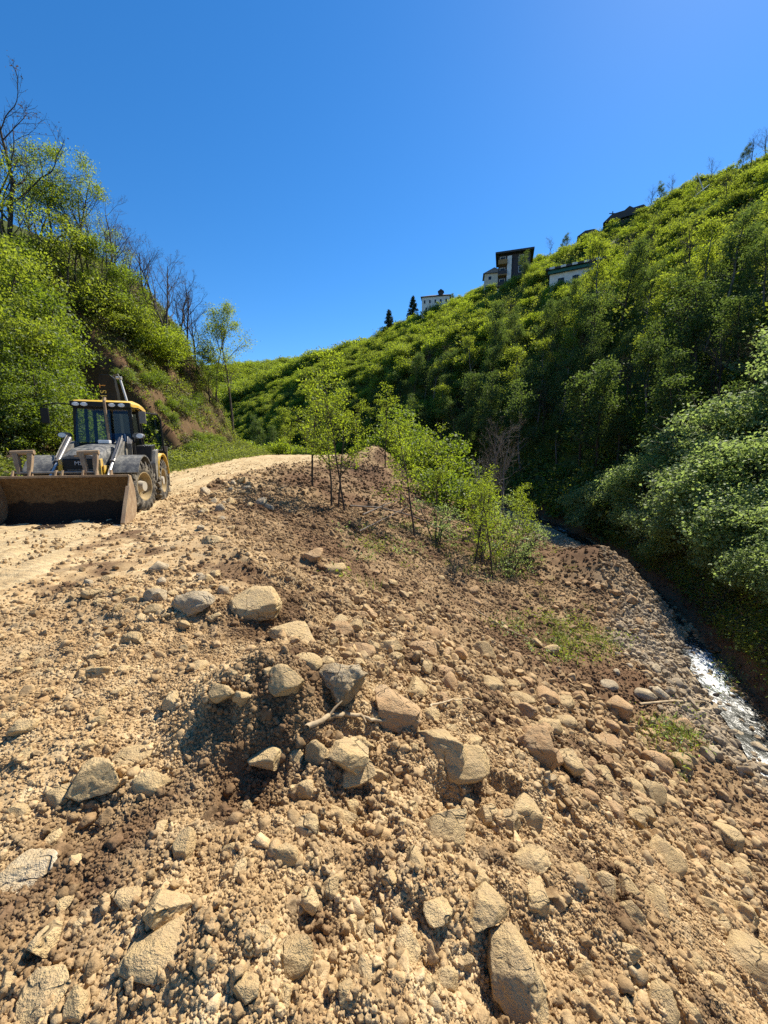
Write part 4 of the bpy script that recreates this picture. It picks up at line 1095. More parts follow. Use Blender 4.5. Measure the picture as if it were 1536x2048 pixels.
for i, (y_, d_, s_) in enumerate([(23.5, 13.0, 0.9), (26.0, 12.6, 0.8), (27.6, 10.5, 0.8), (26.8, 13.5, 0.9)]):
    x_ = float(xl(np.array(y_))) - d_
    plant('hanging_shrub', 'leafy shrub hanging over the dark hollow in the cutting', 'shrub', *THICK[i % 3], (x_, y_, gz(x_, y_) - 0.2), s_, i * 1.9, 'shrubs hanging over the hollow', (0, 0.75), woodname='stems', crownname='leaves')

for i, (u, v) in enumerate([(232, 690), (262, 730), (292, 768), (318, 812), (345, 850), (246, 765), (275, 690), (330, 770), (365, 835)]):
    p, t = hit(u, v)
    plant('low_shrub', 'small shrub rooted on the bare dark face of the cutting', 'shrub', *THICK[i % 3], (p[0], p[1], p[2] - 0.1), 0.24 + 0.05 * (i % 3), i * 1.3, 'shrubs on the bare face of the cutting', (0.2, 0.5), woodname='stems', crownname='leaves')
LTREE = [tree_meshes('thicket_tree', 660 + k, (L_THICK, L_HAZEL, L_THICK)[k], M_BARKD, nleaf=5200, lsize=0.115, lr=0.26, lflat=0.45, height=6.0, r0=0.08, levels=3, nb=(15, 7), t0=(0.22, 0.2), ratio=(0.36, 0.5), ang=(1.1, 0.8), up=(0.03, 0.04)) for k in range(3)]
for i, (u, y_, vt, k) in enumerate([(10, 15, 640, 0), (60, 16, 600, 1), (100, 17, 640, 2), (118, 18, 660, 0), (30, 18.5, 500, 1), (80, 20, 480, 2), (95, 22, 500, 0), (-10, 20, 430, 2), (50, 22.5, 420, 1), (95, 15.5, 720, 0), (20, 14.2, 760, 2), (135, 16.0, 780, 1), (60, 24, 310, 0), (140, 26.5, 380, 1)]):
    loc, s_ = by_px(u, y_, vt, 6.1)
    plant('thicket_tree', 'small leafy tree with a dark trunk rising from the thicket over the loader', 'tree', *LTREE[k], loc, min(s_, 1.15), i * 1.4, 'small trees of the thicket above the loader')

for i, (u, y_, vt, k) in enumerate([(205, 28.5, 480, 2), (262, 30.5, 540, 0), (375, 36, 650, 2), (420, 38, 700, 0)]):
    loc, s_ = by_px(u, y_, vt, 6.1)
    plant('crest_tree', 'leafy green tree on the crest of the cutting among the bare trees', 'tree', *LTREE[k], loc, min(max(s_, 0.45), 1.0), i * 2.2, 'leafy trees on the crest of the cutting')

# --- right bank of the stream
RB = [(14.2, 13.0, 1.15, 0), (13.6, 15.5, 1.1, 1), (15.6, 15.0, 1.3, 2), (16.0, 18.0, 1.35, 0), (17.8, 16.5, 1.5, 1), (13.0, 11.2, 0.95, 2), (14.6, 10.6, 1.2, 0), (17.0, 13.0, 1.4, 1),
      (18.5, 20.0, 1.5, 2), (20.0, 17.0, 1.6, 0), (11.8, 9.0, 0.8, 1), (13.4, 8.4, 1.1, 2), (15.8, 8.2, 1.3, 0), (19.0, 12.0, 1.6, 2), (22.0, 21.0, 1.6, 1), (16.6, 22.0, 1.2, 1), (22.5, 15.0, 1.6, 0), (10.6, 7.0, 0.65, 0),
      (12.3, 11.4, 0.6, 1), (12.6, 12.6, 0.65, 2), (11.4, 10.0, 0.55, 0), (13.3, 14.0, 0.7, 1), (10.9, 8.6, 0.5, 2), (13.9, 16.8, 0.7, 0), (14.6, 19.0, 0.8, 1), (15.0, 22.5, 0.9, 2), (15.6, 26.0, 1.0, 0), (17.5, 24.5, 1.2, 1)]
for i, (x, y_, s, k) in enumerate(RB):
    plant('streamside_shrub', 'pale green shrub arching over the stream from the right bank', 'shrub', *GREYB[k], (x - (0.35 if y_ > 14.5 else 0), y_, gz(x - (0.35 if y_ > 14.5 else 0), y_) - 0.15), s * (1.12 if y_ > 14.5 else 0.95), i * 2.4, 'shrubs along the right bank', (-0.05, -0.40 if y_ > 14.5 else -0.28), woodname='stems', crownname='leaves')

# --- hillside: trees of the lower slope, hazel bushes above
rng2 = random.Random(21)
def hill_spot(s, y):
    XS = float(xs(np.array(y))); c = float(cax(np.array(y)))
    x = XS + 0.85 + s / c
    return x, y, gz(x, y)
LOWER = []
tries = 0
while len(LOWER) < 130 and tries < 5000:
    tries += 1
    y_ = rng2.uniform(14, 95); s = 2.5 + 16 * rng2.random() ** 1.2
    x, y_, z = hill_spot(s, y_)
    if depth((x, y_, z)) < 8 or abs((x) / max(depth((x, y_, z)), 1)) > 1.35: continue
    if any((x - a) ** 2 + (y_ - b) ** 2 < 2.6 ** 2 for a, b in LOWER): continue
    if x < 24 and y_ < 20: continue
    dp = depth((x, y_, z + 7)); uu = 768 + FPX * x / dp; vv = 1024 - FPX * (y_ * SP + (z + 7 - CAM_H) * CP) / dp
    if vv < np.interp(uu, [700, 800, 1000, 1200, 1400, 1536], [770, 730, 620, 515, 435, 390]): continue
    LOWER.append((x, y_))
    k = rng2.randrange(4 if depth((x, y_, z)) > 30 else 3)
    o = link('slope_tree', DTREEM[k], None, (x, y_, z - 0.1), (rng2.uniform(-.05, .05), rng2.uniform(-.12, 0.0), rng2.uniform(0, 6.28)), rng2.uniform(0.65, 1.15))
    tag(o, ('dark green slender tree of the shaded lower hillside', 'dark green tree with pale trunk on the shaded lower hillside', 'dark green slender tree of the shaded lower hillside', 'yellow-green tree with pale trunk on the shaded lower hillside')[k], 'tree', 'trees of the lower hillside')
    if len(LOWER) % 5 == 0:
        x2, y2, z2 = hill_spot(s + 3, y_ + 1.5)
        o = link('bare_tree', BAREM, None, (x2, y2, z2 - 0.1), (0, -0.05, rng2.uniform(0, 6.28)), rng2.uniform(0.45, 0.8))
        tag(o, 'brown leafless tree among the green trees of the lower hillside', 'tree', 'leafless trees of the lower hillside')
HB = []
allb = []
tries = 0
def ridge_spot(u, back=0.0):
    """place on the skyline of the terrain in column u"""
    ys_ = np.linspace(30, 230, 500)
    x_ = (u - 768.0) / FPX * ys_
    for _ in range(4):
        z_ = H1(x_, ys_); x_ = (u - 768.0) / FPX * (ys_ * CP - (z_ - CAM_H) * SP)
    e = np.where(x_ > xs(ys_), (z_ - CAM_H) / ys_, -9)
    k = int(np.argmax(e)); k = max(0, min(499, k + int(back / 0.4)))
    return x_[k], ys_[k], z_[k]
HOUSE_XY = [ridge_spot(u_, b_)[:2] for u_, b_ in ((872, -6), (1014, -22), (986, -8), (1150, -40), (1176, 0), (1250, 0))]
while len(allb) < 1500 and tries < 40000:
    tries += 1
    y_ = 10 + 215 * rng2.random() ** 0.9; s = rng2.uniform(11, 72)
    x, y_, z = hill_spot(s, y_)
    dd = depth((x, y_, z))
    if dd < 10 or abs(x / dd) > 1.3: continue
    vv = 1024 - FPX * (y_ * SP + (z + 1 - CAM_H) * CP) / dd
    if vv > 45 + np.interp(768 + FPX * x / dd, [700, 800, 1000, 1200, 1400, 1536], [840, 800, 690, 590, 510, 460]): continue
    key = (int(x / 2.0), int(y_ / 2.0))
    if key in HB: continue
    if any((x - a) ** 2 + (y_ - b) ** 2 < 4.2 ** 2 for a, b in HOUSE_XY): continue
    HB.append(key); allb.append((dd, x, y_, z))
allb.sort()
for i, (dd, x, y_, z) in enumerate(allb[:290]):
    o = link('hazel_bush', BUSH[rng2.randrange(5)], None, (x, y_, z - 0.15), (0, -0.2, rng2.uniform(0, 6.28)), rng2.uniform(0.5, 1.05))
    tag(o, 'yellow-green hazel bush on the sunlit upper hillside', 'bush', 'hazel bushes of the upper hillside')
BSH = [bpy.data.objects.new('bush_shape', m) for m in BUSH]
rest = allb[290:]
n = len(rest); r3 = np.random.default_rng(8)
sc = np.repeat(r3.uniform(0.55, 1.15, n)[:, None], 3, 1)
scatter('hazel_grove', [(x, y_, z - 0.15) for (d, x, y_, z) in rest], sc, BSH, 'hazel grove covering the farther hillside', 9, rot=np.stack([np.zeros(n), np.full(n, -.15), r3.uniform(0, 6.28, n)], 1))
# far slope closing the valley
n = 9000
y = r3.uniform(60, 330, n); x = r3.uniform(-190, 20, n)
ok = (np.abs(x / y) < 0.75) & ((x < xs(y) + 60) | (y > 150))
x, y = x[ok], y[ok]; z = H1(x, y); n = len(x)
sc = np.repeat((r3.uniform(0.6, 1.5, n) * (1 + (y > 150)))[:, None], 3, 1)
scatter('valley_grove', np.stack([x, y, z - 0.2], 1), sc, BSH, 'green scrub and groves on the slopes at the head of the valley', 10, rot=np.stack([np.zeros(n), np.zeros(n), r3.uniform(0, 6.28, n)], 1))
# undergrowth between the trees of the hillside
def tuft_shape(name, seed, mat, n, R, hgt, ls, asp=0.6):
    rng = np.random.default_rng(seed)
    c = rng.normal(size=(n, 3)) * [R * 0.5, R * 0.5, 0]; c[:, 2] = np.abs(rng.normal(size=n)) * hgt * 0.5
    v, f, t = leaves(rng, c, ls, asp, up=0.8)
    return bpy.data.objects.new(name, mesh_np(name, v, f, False, [mat], {'tint': t}))
UND = [tuft_shape('undergrowth_shape', 700 + k, (L_DARK, L_HAZEL, L_IVY)[k], 90, 0.9, 0.8, 0.22) for k in range(3)]
n = 11000
y = 4 + 150 * r3.random(n) ** 1.4; s = 0.5 + 62 * r3.random(n) ** 1.5; x = xs(y) + 0.85 + s / cax(y)
ok = np.hypot(x, y) > 27; x, y = x[ok], y[ok]; n = len(x); z = H(x, y, False)
sc = np.repeat(r3.uniform(0.6, 1.5, n)[:, None], 3, 1)
scatter('undergrowth', np.stack([x, y, z], 1), sc, UND, 'leafy undergrowth covering the right hillside', 11, rot=np.stack([np.zeros(n), np.full(n, -.5), r3.uniform(0, 6.28, n)], 1))
# ground cover of the cutting
IVY = [tuft_shape('cover_shape', 720 + k, (L_IVY, L_HAZEL, L_IVY, L_RUSSET)[k], 130, 0.5, 0.35, 0.085) for k in range(4)]
n = 8500
y = 3 + 30 * r3.random(n); s_ = 0.35 + 9 * r3.random(n) ** 1.6; x = xs(y) + 0.85 + s_
z = H(x, y, False)
scatter('bank_undergrowth', np.stack([x, y, z], 1), np.repeat(r3.uniform(0.4, 1.4, n)[:, None], 3, 1) * (0.7 + 0.3 * sst(0.8, 2.5, s_))[:, None], IVY, 'weeds and brambles on the right bank of the stream', 15, rot=np.stack([np.zeros(n), np.where(s_ < 2, -0.8, -0.4), r3.uniform(-.6, .6, n)], 1))
n = 15000
y = 4 + 50 * r3.random(n) ** 1.2; d = 0.2 + 15 * r3.random(n) ** 1.1; x = xl(y) - d
dkz, gz_, gnz = zones(x, y)
ok = r3.random(n) < np.clip(gnz * 1.0, 0.14, 1)
x, y, d = x[ok], y[ok], d[ok]; z = H(x, y, False); n = len(x)
sc = np.repeat(r3.uniform(0.5, 1.5, n)[:, None], 3, 1)
scatter('ground_cover', np.stack([x, y, z], 1), sc, IVY, 'ivy, bramble and weeds covering the face of the cutting', 12, rot=np.stack([np.zeros(n), np.where(d > 2, 0.8, 0.1), r3.uniform(0, 6.28, n) * 0 + r3.uniform(-.6, .6, n)], 1))
# grass at the foot of the cutting and weeds by the stream
def blades(name, seed, n, R, hgt, w, mat):
    rng = np.random.default_rng(seed)
    b = rng.normal(size=(n, 2)) * R * 0.5; a = rng.uniform(0, 6.283, n); l = hgt * rng.uniform(0.5, 1.2, n); bend = rng.uniform(0.1, 0.7, n) * l
    d = np.stack([np.cos(a), np.sin(a)], 1); s = np.stack([-d[:, 1], d[:, 0]], 1) * w
    V = np.zeros((n, 4, 3)); V[:, 0, :2] = b - s; V[:, 1, :2] = b + s
    V[:, 2, :2] = b + d * bend[:, None] + s * 0.25; V[:, 3, :2] = b + d * bend[:, None] - s * 0.25; V[:, 2, 2] = V[:, 3, 2] = l
    return bpy.data.objects.new(name, mesh_np(name, V.reshape(-1, 3), np.arange(4 * n).reshape(n, 4), False, [mat], {'tint': np.repeat(rng.random(n), 4)}))
GRS = [blades('grass_shape', 740 + k, 70, 0.35, 0.28, 0.008, L_GRASS) for k in range(3)] + [IVY[0]]
n = 5200
y = 5 + 36 * r3.random(n); x = xl(y) + 0.75 - 2.6 * r3.random(n); z = H(x, y, False)
scatter('roadside_grass', np.stack([x, y, z], 1), np.repeat(r3.uniform(0.6, 1.5, n)[:, None], 3, 1), GRS, 'grass and weeds along the foot of the cutting', 13, rot=np.stack([np.zeros(n), np.zeros(n), r3.uniform(0, 6.28, n)], 1))
WEED = [tuft_shape('weed_shape', 760 + k, (L_HAZEL, L_GREYG, L_IVY)[k], 45, 0.25, 0.22, 0.05, 0.4) for k in range(3)] + [blades('grass_shape', 750, 30, 0.25, 0.18, 0.006, L_GRASS)]
pw = []
for (u0, v0, su, sv, k) in [(1150, 1285, 50, 22, 75), (1060, 1255, 45, 12, 22), (1340, 1480, 30, 24, 28), (1090, 1235, 70, 18, 14), (760, 1090, 30, 25, 25), (790, 1095, 60, 30, 25), (1450, 1350, 25, 20, 25), (1000, 1130, 50, 25, 60), (900, 1080, 60, 25, 40)]:
    for _ in range(k):
        p, t = hit(r3.normal(u0, su), r3.normal(v0, sv)); pw.append((p[0], p[1], float(H(np.array([p[0]]), np.array([p[1]]))[0])))
n = len(pw)
scatter('streamside_weeds', pw, np.repeat(r3.uniform(0.5, 1.4, n)[:, None], 3, 1), WEED, 'green weeds sprouting among the stones near the stream', 14, rot=np.stack([np.zeros(n), np.zeros(n), r3.uniform(0, 6.28, n)], 1))

# --- single plants on the hillside and its skyline
def ridge_y(u):
    return float(ridge_spot(u)[1])
def on_ray(u, v, D):
    d = ray(u, v); return np.array([0, 0, CAM_H]) + d * D
def sky_plant(u, y, vt, h0, name, label, cat, w, c, rz=0.0, **kw):
    if y > 80:
        y = ridge_y(u) - (30 if u == 1050 else 10 if name == 'hillside_tree' else 1.5)
    loc, s = by_px(u, y, vt, h0); s = max(s, 1.15 if name == 'conifer' else 0.5)
    return plant(name, label, cat, w, c, loc, min(s, 2.2), rz, None, **kw)
sky_plant(826, 138, 600, 7.0, 'conifer', 'dark conical evergreen beside the white hillside house', 'tree', *CONIF[0])
sky_plant(778, 150, 640, 7.0, 'conifer', 'smaller dark evergreen standing alone down the ridge', 'tree', *CONIF[1], rz=1.0)
sky_plant(748, 158, 670, 8.2, 'bare_tree', 'small bare tree low on the ridge past the evergreens', 'tree', *BARE[0], crownname='buds')
sky_plant(905, 120, 595, 8.0, 'hillside_tree', 'pointed green tree next to the white hillside house', 'tree', *DTREE[0])
sky_plant(1050, 84, 508, 8.0, 'hillside_tree', 'rounded green tree hiding half of the balconied house', 'tree', *DTREE[2])
sky_plant(985, 88, 585, 8.2, 'russet_tree', 'russet leafless tree below the balconied house', 'tree', *BARE[1], crownname='buds')
for (u, y, vt, k, lab) in [(1100, 116, 475, 0, 'dark bare tree on the ridge between the striped-eaved house and the upper roofs'), (1130, 115, 478, 2, 'bushy bare tree on the ridge under the upper roofs'),
                           (1300, 108, 385, 1, 'rust-brown bare tree on the ridge beside the long roof'), (1345, 104, 350, 2, 'tall bare tree among dark growth on the ridge'),
                           (1420, 98, 330, 0, 'thin bare tree on the bare stretch of the ridge'), (1500, 92, 270, 1, 'dark bare tree atop the highest part of the ridge'), (1530, 90, 255, 2, 'big bare tree at the highest part of the ridge'),
                           (1300, 60, 440, 1, 'broad brown leafless tree in the upper hazel grove'), (1250, 62, 470, 0, 'dark leafless tree under the brown one in the hazel grove'), (1180, 66, 530, 2, 'leafless grey tree amid yellow hazel on the hillside'),
                           (1450, 55, 450, 1, 'leafless tree above the shaded hollow of the hillside'), (1390, 70, 400, 0, 'small leafless tree standing in the bright upper grove')]:
    sky_plant(u, y, vt, 8.2, 'bare_tree', lab, 'tree', *BARE[k], rz=u * 0.1, crownname='buds')
for (u, y, vt, lab) in [(1125, 112, 470, 'dark evergreen bush on the ridge near the upper roofs'), (1325, 104, 390, 'dark evergreen bush with a pole-like tip on the ridge'), (1480, 92, 295, 'dark wind-shaped evergreen on the highest ridge')]:
    loc, s = by_px(u, ridge_y(u) - 1.5, vt, 8.0); s = max(s, 0.5)
    plant('evergreen_bush', lab, 'tree', *DTREE[1], loc, min(s, 1.2), u * 0.3)
for i, (u, y, vt, lab) in enumerate([(545, 75, 850, 'dark rounded tree in the valley past the end of the road'), (520, 85, 835, 'dark tree at the foot of the far green slope'), (640, 62, 800, 'green tree in the valley behind the slender young tree'), (570, 95, 820, 'tree standing in the valley floor below the far slope')]):
    loc, s = by_px(u, y, vt, 8.0)
    plant('valley_tree', lab, 'tree', *DTREE[i], loc, min(s, 1.6), i)
# ------------------------------------------------------------------ backhoe loader
def paint(name, col, dust=0.35, rough=0.45, dustc=(0.42, 0.33, 0.21), scale=6.0, spec=0.5):
    m, nt, out = newmat(name)
    tc = N(nt, 'ShaderNodeTexCoord'); v = tc.outputs['Object']
    a = noise(nt, v, scale, 6, 0.68); b = noise(nt, v, scale * 7, 4, 0.6)
    f = math_(nt, 'MULTIPLY', ramp_f(nt, math_(nt, 'ADD', math_(nt, 'MULTIPLY', a, 0.7), math_(nt, 'MULTIPLY', b, 0.3)), 0.40, 0.68), dust * 1.6, clamp=True)
    c = mix(nt, f, col, dustc)
    r = math_(nt, 'ADD', rough, math_(nt, 'MULTIPLY', f, 0.45), clamp=True)
    principled(nt, out, c, r, spec, bump(nt, b, 0.004, 0.3))
    return m
K_YEL = paint('machine_yellow', (0.66, 0.40, 0.02), 0.5)
K_BLK = paint('machine_black', (0.008, 0.008, 0.009), 0.02, 0.5, spec=0.25)
K_DKG = paint('hood_grey', (0.05, 0.053, 0.056), 0.55, 0.4, (0.34, 0.32, 0.28))
K_FEN = paint('fender_grey', (0.07, 0.07, 0.07), 0.5, 0.6, (0.32, 0.30, 0.25))
K_MET = paint('dusty_steel', (0.13, 0.125, 0.115), 0.45, 0.5, (0.36, 0.31, 0.24))
K_CHR = paint('cylinder_chrome', (0.55, 0.55, 0.54), 0.2, 0.4); K_CHR.node_tree.nodes['Principled BSDF'].inputs['Metallic'].default_value = 0.5
K_CYL = paint('cylinder_grey', (0.10, 0.10, 0.105), 0.25, 0.3)
K_RUB = paint('tyre_rubber', (0.028, 0.027, 0.026), 0.7, 0.85, (0.30, 0.26, 0.20), 5.0, 0.2)
K_RIM = paint('rim_yellow', (0.30, 0.21, 0.08), 0.8, 0.7, (0.40, 0.31, 0.19))
K_HUB = paint('hub_mud', (0.38, 0.34, 0.28), 0.6, 0.9, (0.46, 0.40, 0.30), 12)
m, nt, out = newmat('bucket_mud')
tc = N(nt, 'ShaderNodeTexCoord'); sx = N(nt, 'ShaderNodeSeparateXYZ'); nt.links.new(tc.outputs['Object'], sx.inputs[0])
a_ = noise(nt, tc.outputs['Object'], 3.0, 5, 0.6); b_ = noise(nt, tc.outputs['Object'], 16, 4, 0.6)
wet_shade_f = ramp_f(nt, math_(nt, 'ADD', sx.outputs['Z'], math_(nt, 'MULTIPLY', a_, 0.35)), 0.66, 0.62)   # lower half: wet mud, and the bucket's shade put into its colour
c_ = mix(nt, wet_shade_f, ramp(nt, b_, [(0.3, (0.09, 0.05, 0.022)), (0.7, (0.19, 0.115, 0.052))]), mix(nt, b_, (0.018, 0.012, 0.008), (0.05, 0.032, 0.02)))
principled(nt, out, c_, 0.85, 0.15, bump(nt, b_, 0.03, 0.8))
K_MUD = m
K_RUST = paint('bucket_steel', (0.24, 0.155, 0.09), 0.5, 0.7, (0.40, 0.30, 0.18), 5.0)
K_LAMP = paint('lamp_lens', (0.75, 0.76, 0.78), 0.10, 0.15)
K_ORG = paint('letter_orange', (0.80, 0.33, 0.02), 0.05); K_LYE = paint('letter_yellow', (0.85, 0.62, 0.10), 0.05); K_SIL = paint('letter_silver', (0.55, 0.56, 0.58), 0.05)
K_BLUE = paint('seat_blue', (0.02, 0.05, 0.16), 0.05, 0.8)
m, nt, out = newmat('cab_glass')
g = N(nt, 'ShaderNodeBsdfGlossy'); g.inputs['Roughness'].default_value = 0.03; g.inputs[0].default_value = (0.9, 0.95, 1, 1)
t = N(nt, 'ShaderNodeBsdfTransparent'); t.inputs[0].default_value = (0.62, 0.70, 0.70, 1)
lw = N(nt, 'ShaderNodeFresnel'); lw.inputs[0].default_value = 1.5
ms = N(nt, 'ShaderNodeMixShader'); nt.links.new(lw.outputs[0], ms.inputs[0]); nt.links.new(t.outputs[0], ms.inputs[1]); nt.links.new(g.outputs[0], ms.inputs[2])
nt.links.new(ms.outputs[0], out.inputs['Surface'])
K_GLS = m

class Geo:
    def __init__(s): s.v = []; s.f = []
    def add(s, v, f):
        b = len(s.v); s.v += [tuple(float(q) for q in p) for p in v]; s.f += [tuple(b + i for i in q) for q in f]; return s
    def box(s, c, d, rot=None):
        x, y, z = d[0] / 2, d[1] / 2, d[2] / 2
        v = [Vector((a * x, b * y, e * z)) for a in (-1, 1) for b in (-1, 1) for e in (-1, 1)]
        if rot is not None:
            R = Matrix.Rotation(rot[2], 3, 'Z') @ Matrix.Rotation(rot[1], 3, 'Y') @ Matrix.Rotation(rot[0], 3, 'X'); v = [R @ p for p in v]
        return s.add([p + Vector(c) for p in v], [(0, 1, 3, 2), (4, 6, 7, 5), (0, 4, 5, 1), (2, 3, 7, 6), (0, 2, 6, 4), (1, 5, 7, 3)])
    def ext(s, poly, y0, y1):
        """polygon in x, z swept along y"""
        n = len(poly)
        return s.add([(a, y0, b) for a, b in poly] + [(a, y1, b) for a, b in poly],
                     [tuple(range(n))[::-1], tuple(range(n, 2 * n))] + [(i, (i + 1) % n, n + (i + 1) % n, n + i) for i in range(n)])
    def strip(s, prof, y0, y1, th):
        """bent sheet: profile in x, z with thickness"""
        P = [Vector(p) for p in prof]; nn = []
        for i in range(len(P)):
            d = (P[min(i + 1, len(P) - 1)] - P[max(i - 1, 0)]).normalized(); nn.append(Vector((-d.y, d.x)))
        q = [tuple(p) for p in P] + [tuple(p + n * th) for p, n in zip(P, nn)][::-1]
        n = len(P); Nn = len(q)
        v = [(a, y0, b) for a, b in q] + [(a, y1, b) for a, b in q]
        f = []
        for i in range(n - 1):
            j = Nn - 1 - i
            f += [(i, i + 1, j - 1, j), (Nn + i, Nn + j, Nn + j - 1, Nn + i + 1)]
        f += [(i, Nn + i, Nn + (i + 1) % Nn, (i + 1) % Nn) for i in range(Nn)]
        return s.add(v, f)
    def cyl(s, a, b, r0, r1=None, n=14):
        a, b = Vector(a), Vector(b); r1 = r0 if r1 is None else r1
        d = (b - a).normalized(); u = d.orthogonal().normalized(); w = d.cross(u)
        v = []
        for p, r in ((a, r0), (b, r1)):
            v += [p + (u * math.cos(k / n * 6.28319) + w * math.sin(k / n * 6.28319)) * r for k in range(n)]
        return s.add(v, [(k, (k + 1) % n, n + (k + 1) % n, n + k) for k in range(n)] + [tuple(range(n))[::-1], tuple(range(n, 2 * n))])
    def tube(s, pts, r, n=8):
        v, f = tubes([(np.array(pts, float), np.full(len(pts), r), n)]); return s.add(v, f)
    def lathe(s, prof, c, n=36):
        """profile (radius, y) turned about the y axis through c"""
        k = len(prof); v = []
        for i in range(n):
            a = i / n * 6.28319
            v += [(c[0] + r * math.cos(a), c[1] + yy, c[2] + r * math.sin(a)) for r, yy in prof]
        return s.add(v, [(i * k + j, i * k + j + 1, ((i + 1) % n) * k + j + 1, ((i + 1) % n) * k + j) for i in range(n) for j in range(k - 1)])
    def loft(s, rings):
        n = len(rings[0]); v = [p for r in rings for p in r]
        f = [(i * n + j, i * n + (j + 1) % n, (i + 1) * n + (j + 1) % n, (i + 1) * n + j) for i in range(len(rings) - 1) for j in range(n)]
        return s.add(v, f + [tuple(range(n))[::-1], tuple(range((len(rings) - 1) * n, len(rings) * n))])
    def obj(s, name, mat, parent, bevel=0.0, smooth=False, label=None):
        me = bpy.data.meshes.new(name); me.from_pydata(s.v, [], s.f)
        bm = bmesh.new(); bm.from_mesh(me)
        bmesh.ops.recalc_face_normals(bm, faces=bm.faces)
        if bevel > 0:
            ed = [e for e in bm.edges if len(e.link_faces) == 2 and e.calc_face_angle(0) > 0.5]
            bmesh.ops.bevel(bm, geom=ed, offset=bevel, segments=2, affect='EDGES', profile=0.6)
        if smooth:
            for f in bm.faces: f.smooth = True
            for e in bm.edges:
                if len(e.link_faces) == 2 and e.calc_face_angle(0) > 0.7: e.smooth = False
        bm.to_mesh(me); bm.free()
        me.materials.append(mat)
        o = link(name, me, parent)
        if label: o['label'] = label
        return o
def letters(txt, size, mat, parent, M, name='lettering', depth_=0.006):
    cu = bpy.data.curves.new(name, 'FONT'); cu.body = txt; cu.size = size; cu.extrude = depth_; cu.align_x = 'CENTER'; cu.align_y = 'CENTER'
    o = bpy.data.objects.new(name, cu); COL.objects.link(o)
    bpy.context.view_layer.update()
    me = bpy.data.meshes.new_from_object(o.evaluated_get(bpy.context.evaluated_depsgraph_get()))
    bpy.data.objects.remove(o); bpy.data.curves.remove(cu)
    me.materials.clear(); me.materials.append(mat)
    q = link(name, me, parent); q.matrix_local = M
    return q

HEAD = math.atan2(-0.949, 0.316)
FA = (-7.44, 9.9)
m_loc = (FA[0], FA[1], 0.02)
MACH = link('backhoe_loader', None, None, m_loc, (0, 0, HEAD))
tag(MACH, 'yellow and black backhoe loader with a muddy front bucket parked on the dirt road', 'loader')
WB, TR = -2.2, 0.93
def wheel(cx, s, R=0.675, W=0.44):
    y0 = s * TR
    rim = Geo().lathe([(0.36, -W * 0.46), (0.385, -W * 0.46), (0.36, -W * 0.30), (0.34, 0.05), (0.34, W * 0.30), (0.38, W * 0.46), (0.36, W * 0.46), (0.33, W * 0.28), (0.30, 0.03), (0.10, 0.03), (0.10, -0.02)] if s > 0 else
                      [(0.36, W * 0.46), (0.385, W * 0.46), (0.36, W * 0.30), (0.34, -0.05), (0.34, -W * 0.30), (0.38, -W * 0.46), (0.36, -W * 0.46), (0.33, -W * 0.28), (0.30, -0.03), (0.10, -0.03), (0.10, 0.02)], (cx, y0, R)).obj('wheel', K_RIM, MACH, smooth=True)
    Geo().lathe([(0.355, -W * 0.44), (0.43, -W * 0.50), (0.54, -W * 0.50), (0.60, -W * 0.43), (0.625, -W * 0.2), (0.63, 0), (0.625, W * 0.2), (0.60, W * 0.43), (0.54, W * 0.50), (0.43, W * 0.50), (0.355, W * 0.44)], (cx, y0, R), 48).obj('tyre', K_RUB, rim, smooth=True)
    g = Geo()
    nl = 20
    for k in range(nl):                                    # chevron lugs, each running from shoulder to centre line
        for side in (-1, 1):
            a0 = (k + (0.5 if side > 0 else 0)) / nl * 6.28319
            secs = []
            for (yy, da, rr, wd) in ((0.02, 0.26, 0.668, 0.034), (W * 0.25, 0.14, 0.670, 0.04), (W * 0.47, 0.02, 0.655, 0.045), (W * 0.535, -0.01, 0.57, 0.045)):
                a = a0 + da; r_in = 0.60 if yy < W * 0.5 else 0.50
                ring = []
                for (rad, dw) in ((r_in, -wd), (rr, -wd * 0.75), (rr, wd * 0.75), (r_in, wd)):
                    aa = a + dw / 0.65
                    ring.append((cx + rad * math.cos(aa), y0 + side * yy, R + rad * math.sin(aa)))
                secs.append(ring)
            g.loft(secs)
    g.obj('tread', K_RUB, rim)
    h = Geo().cyl((cx, y0 + s * 0.0, R), (cx, y0 + s * 0.20, R), 0.17, 0.125, 18)
    for k in range(8):
        a = k * 0.7854; p = (cx + 0.225 * math.cos(a), y0 + s * 0.02, R + 0.225 * math.sin(a)); h.cyl(p, (p[0], p[1] + s * 0.035, p[2]), 0.018, None, 6)
    h.obj('hub', K_HUB, rim, smooth=True)
    return rim
for cx in (0, WB):
    for s in (1, -1):
        w_ = wheel(cx, s)
        if cx == 0:                                        # front wheels are steered
            w_.matrix_local = Matrix.Translation((0, s * TR, 0)) @ Matrix.Rotation(-0.22, 4, 'Z') @ Matrix.Translation((0, -s * TR, 0))
Geo().box((-1.05, 0, 0.72), (3.6, 0.62, 0.34)).box((0, 0, 0.675), (0.22, 1.6, 0.20)).box((WB, 0, 0.675), (0.28, 1.6, 0.28)).box((-3.05, 0, 0.85), (0.25, 1.7, 0.5)).obj('chassis', K_BLK, MACH, 0.02)
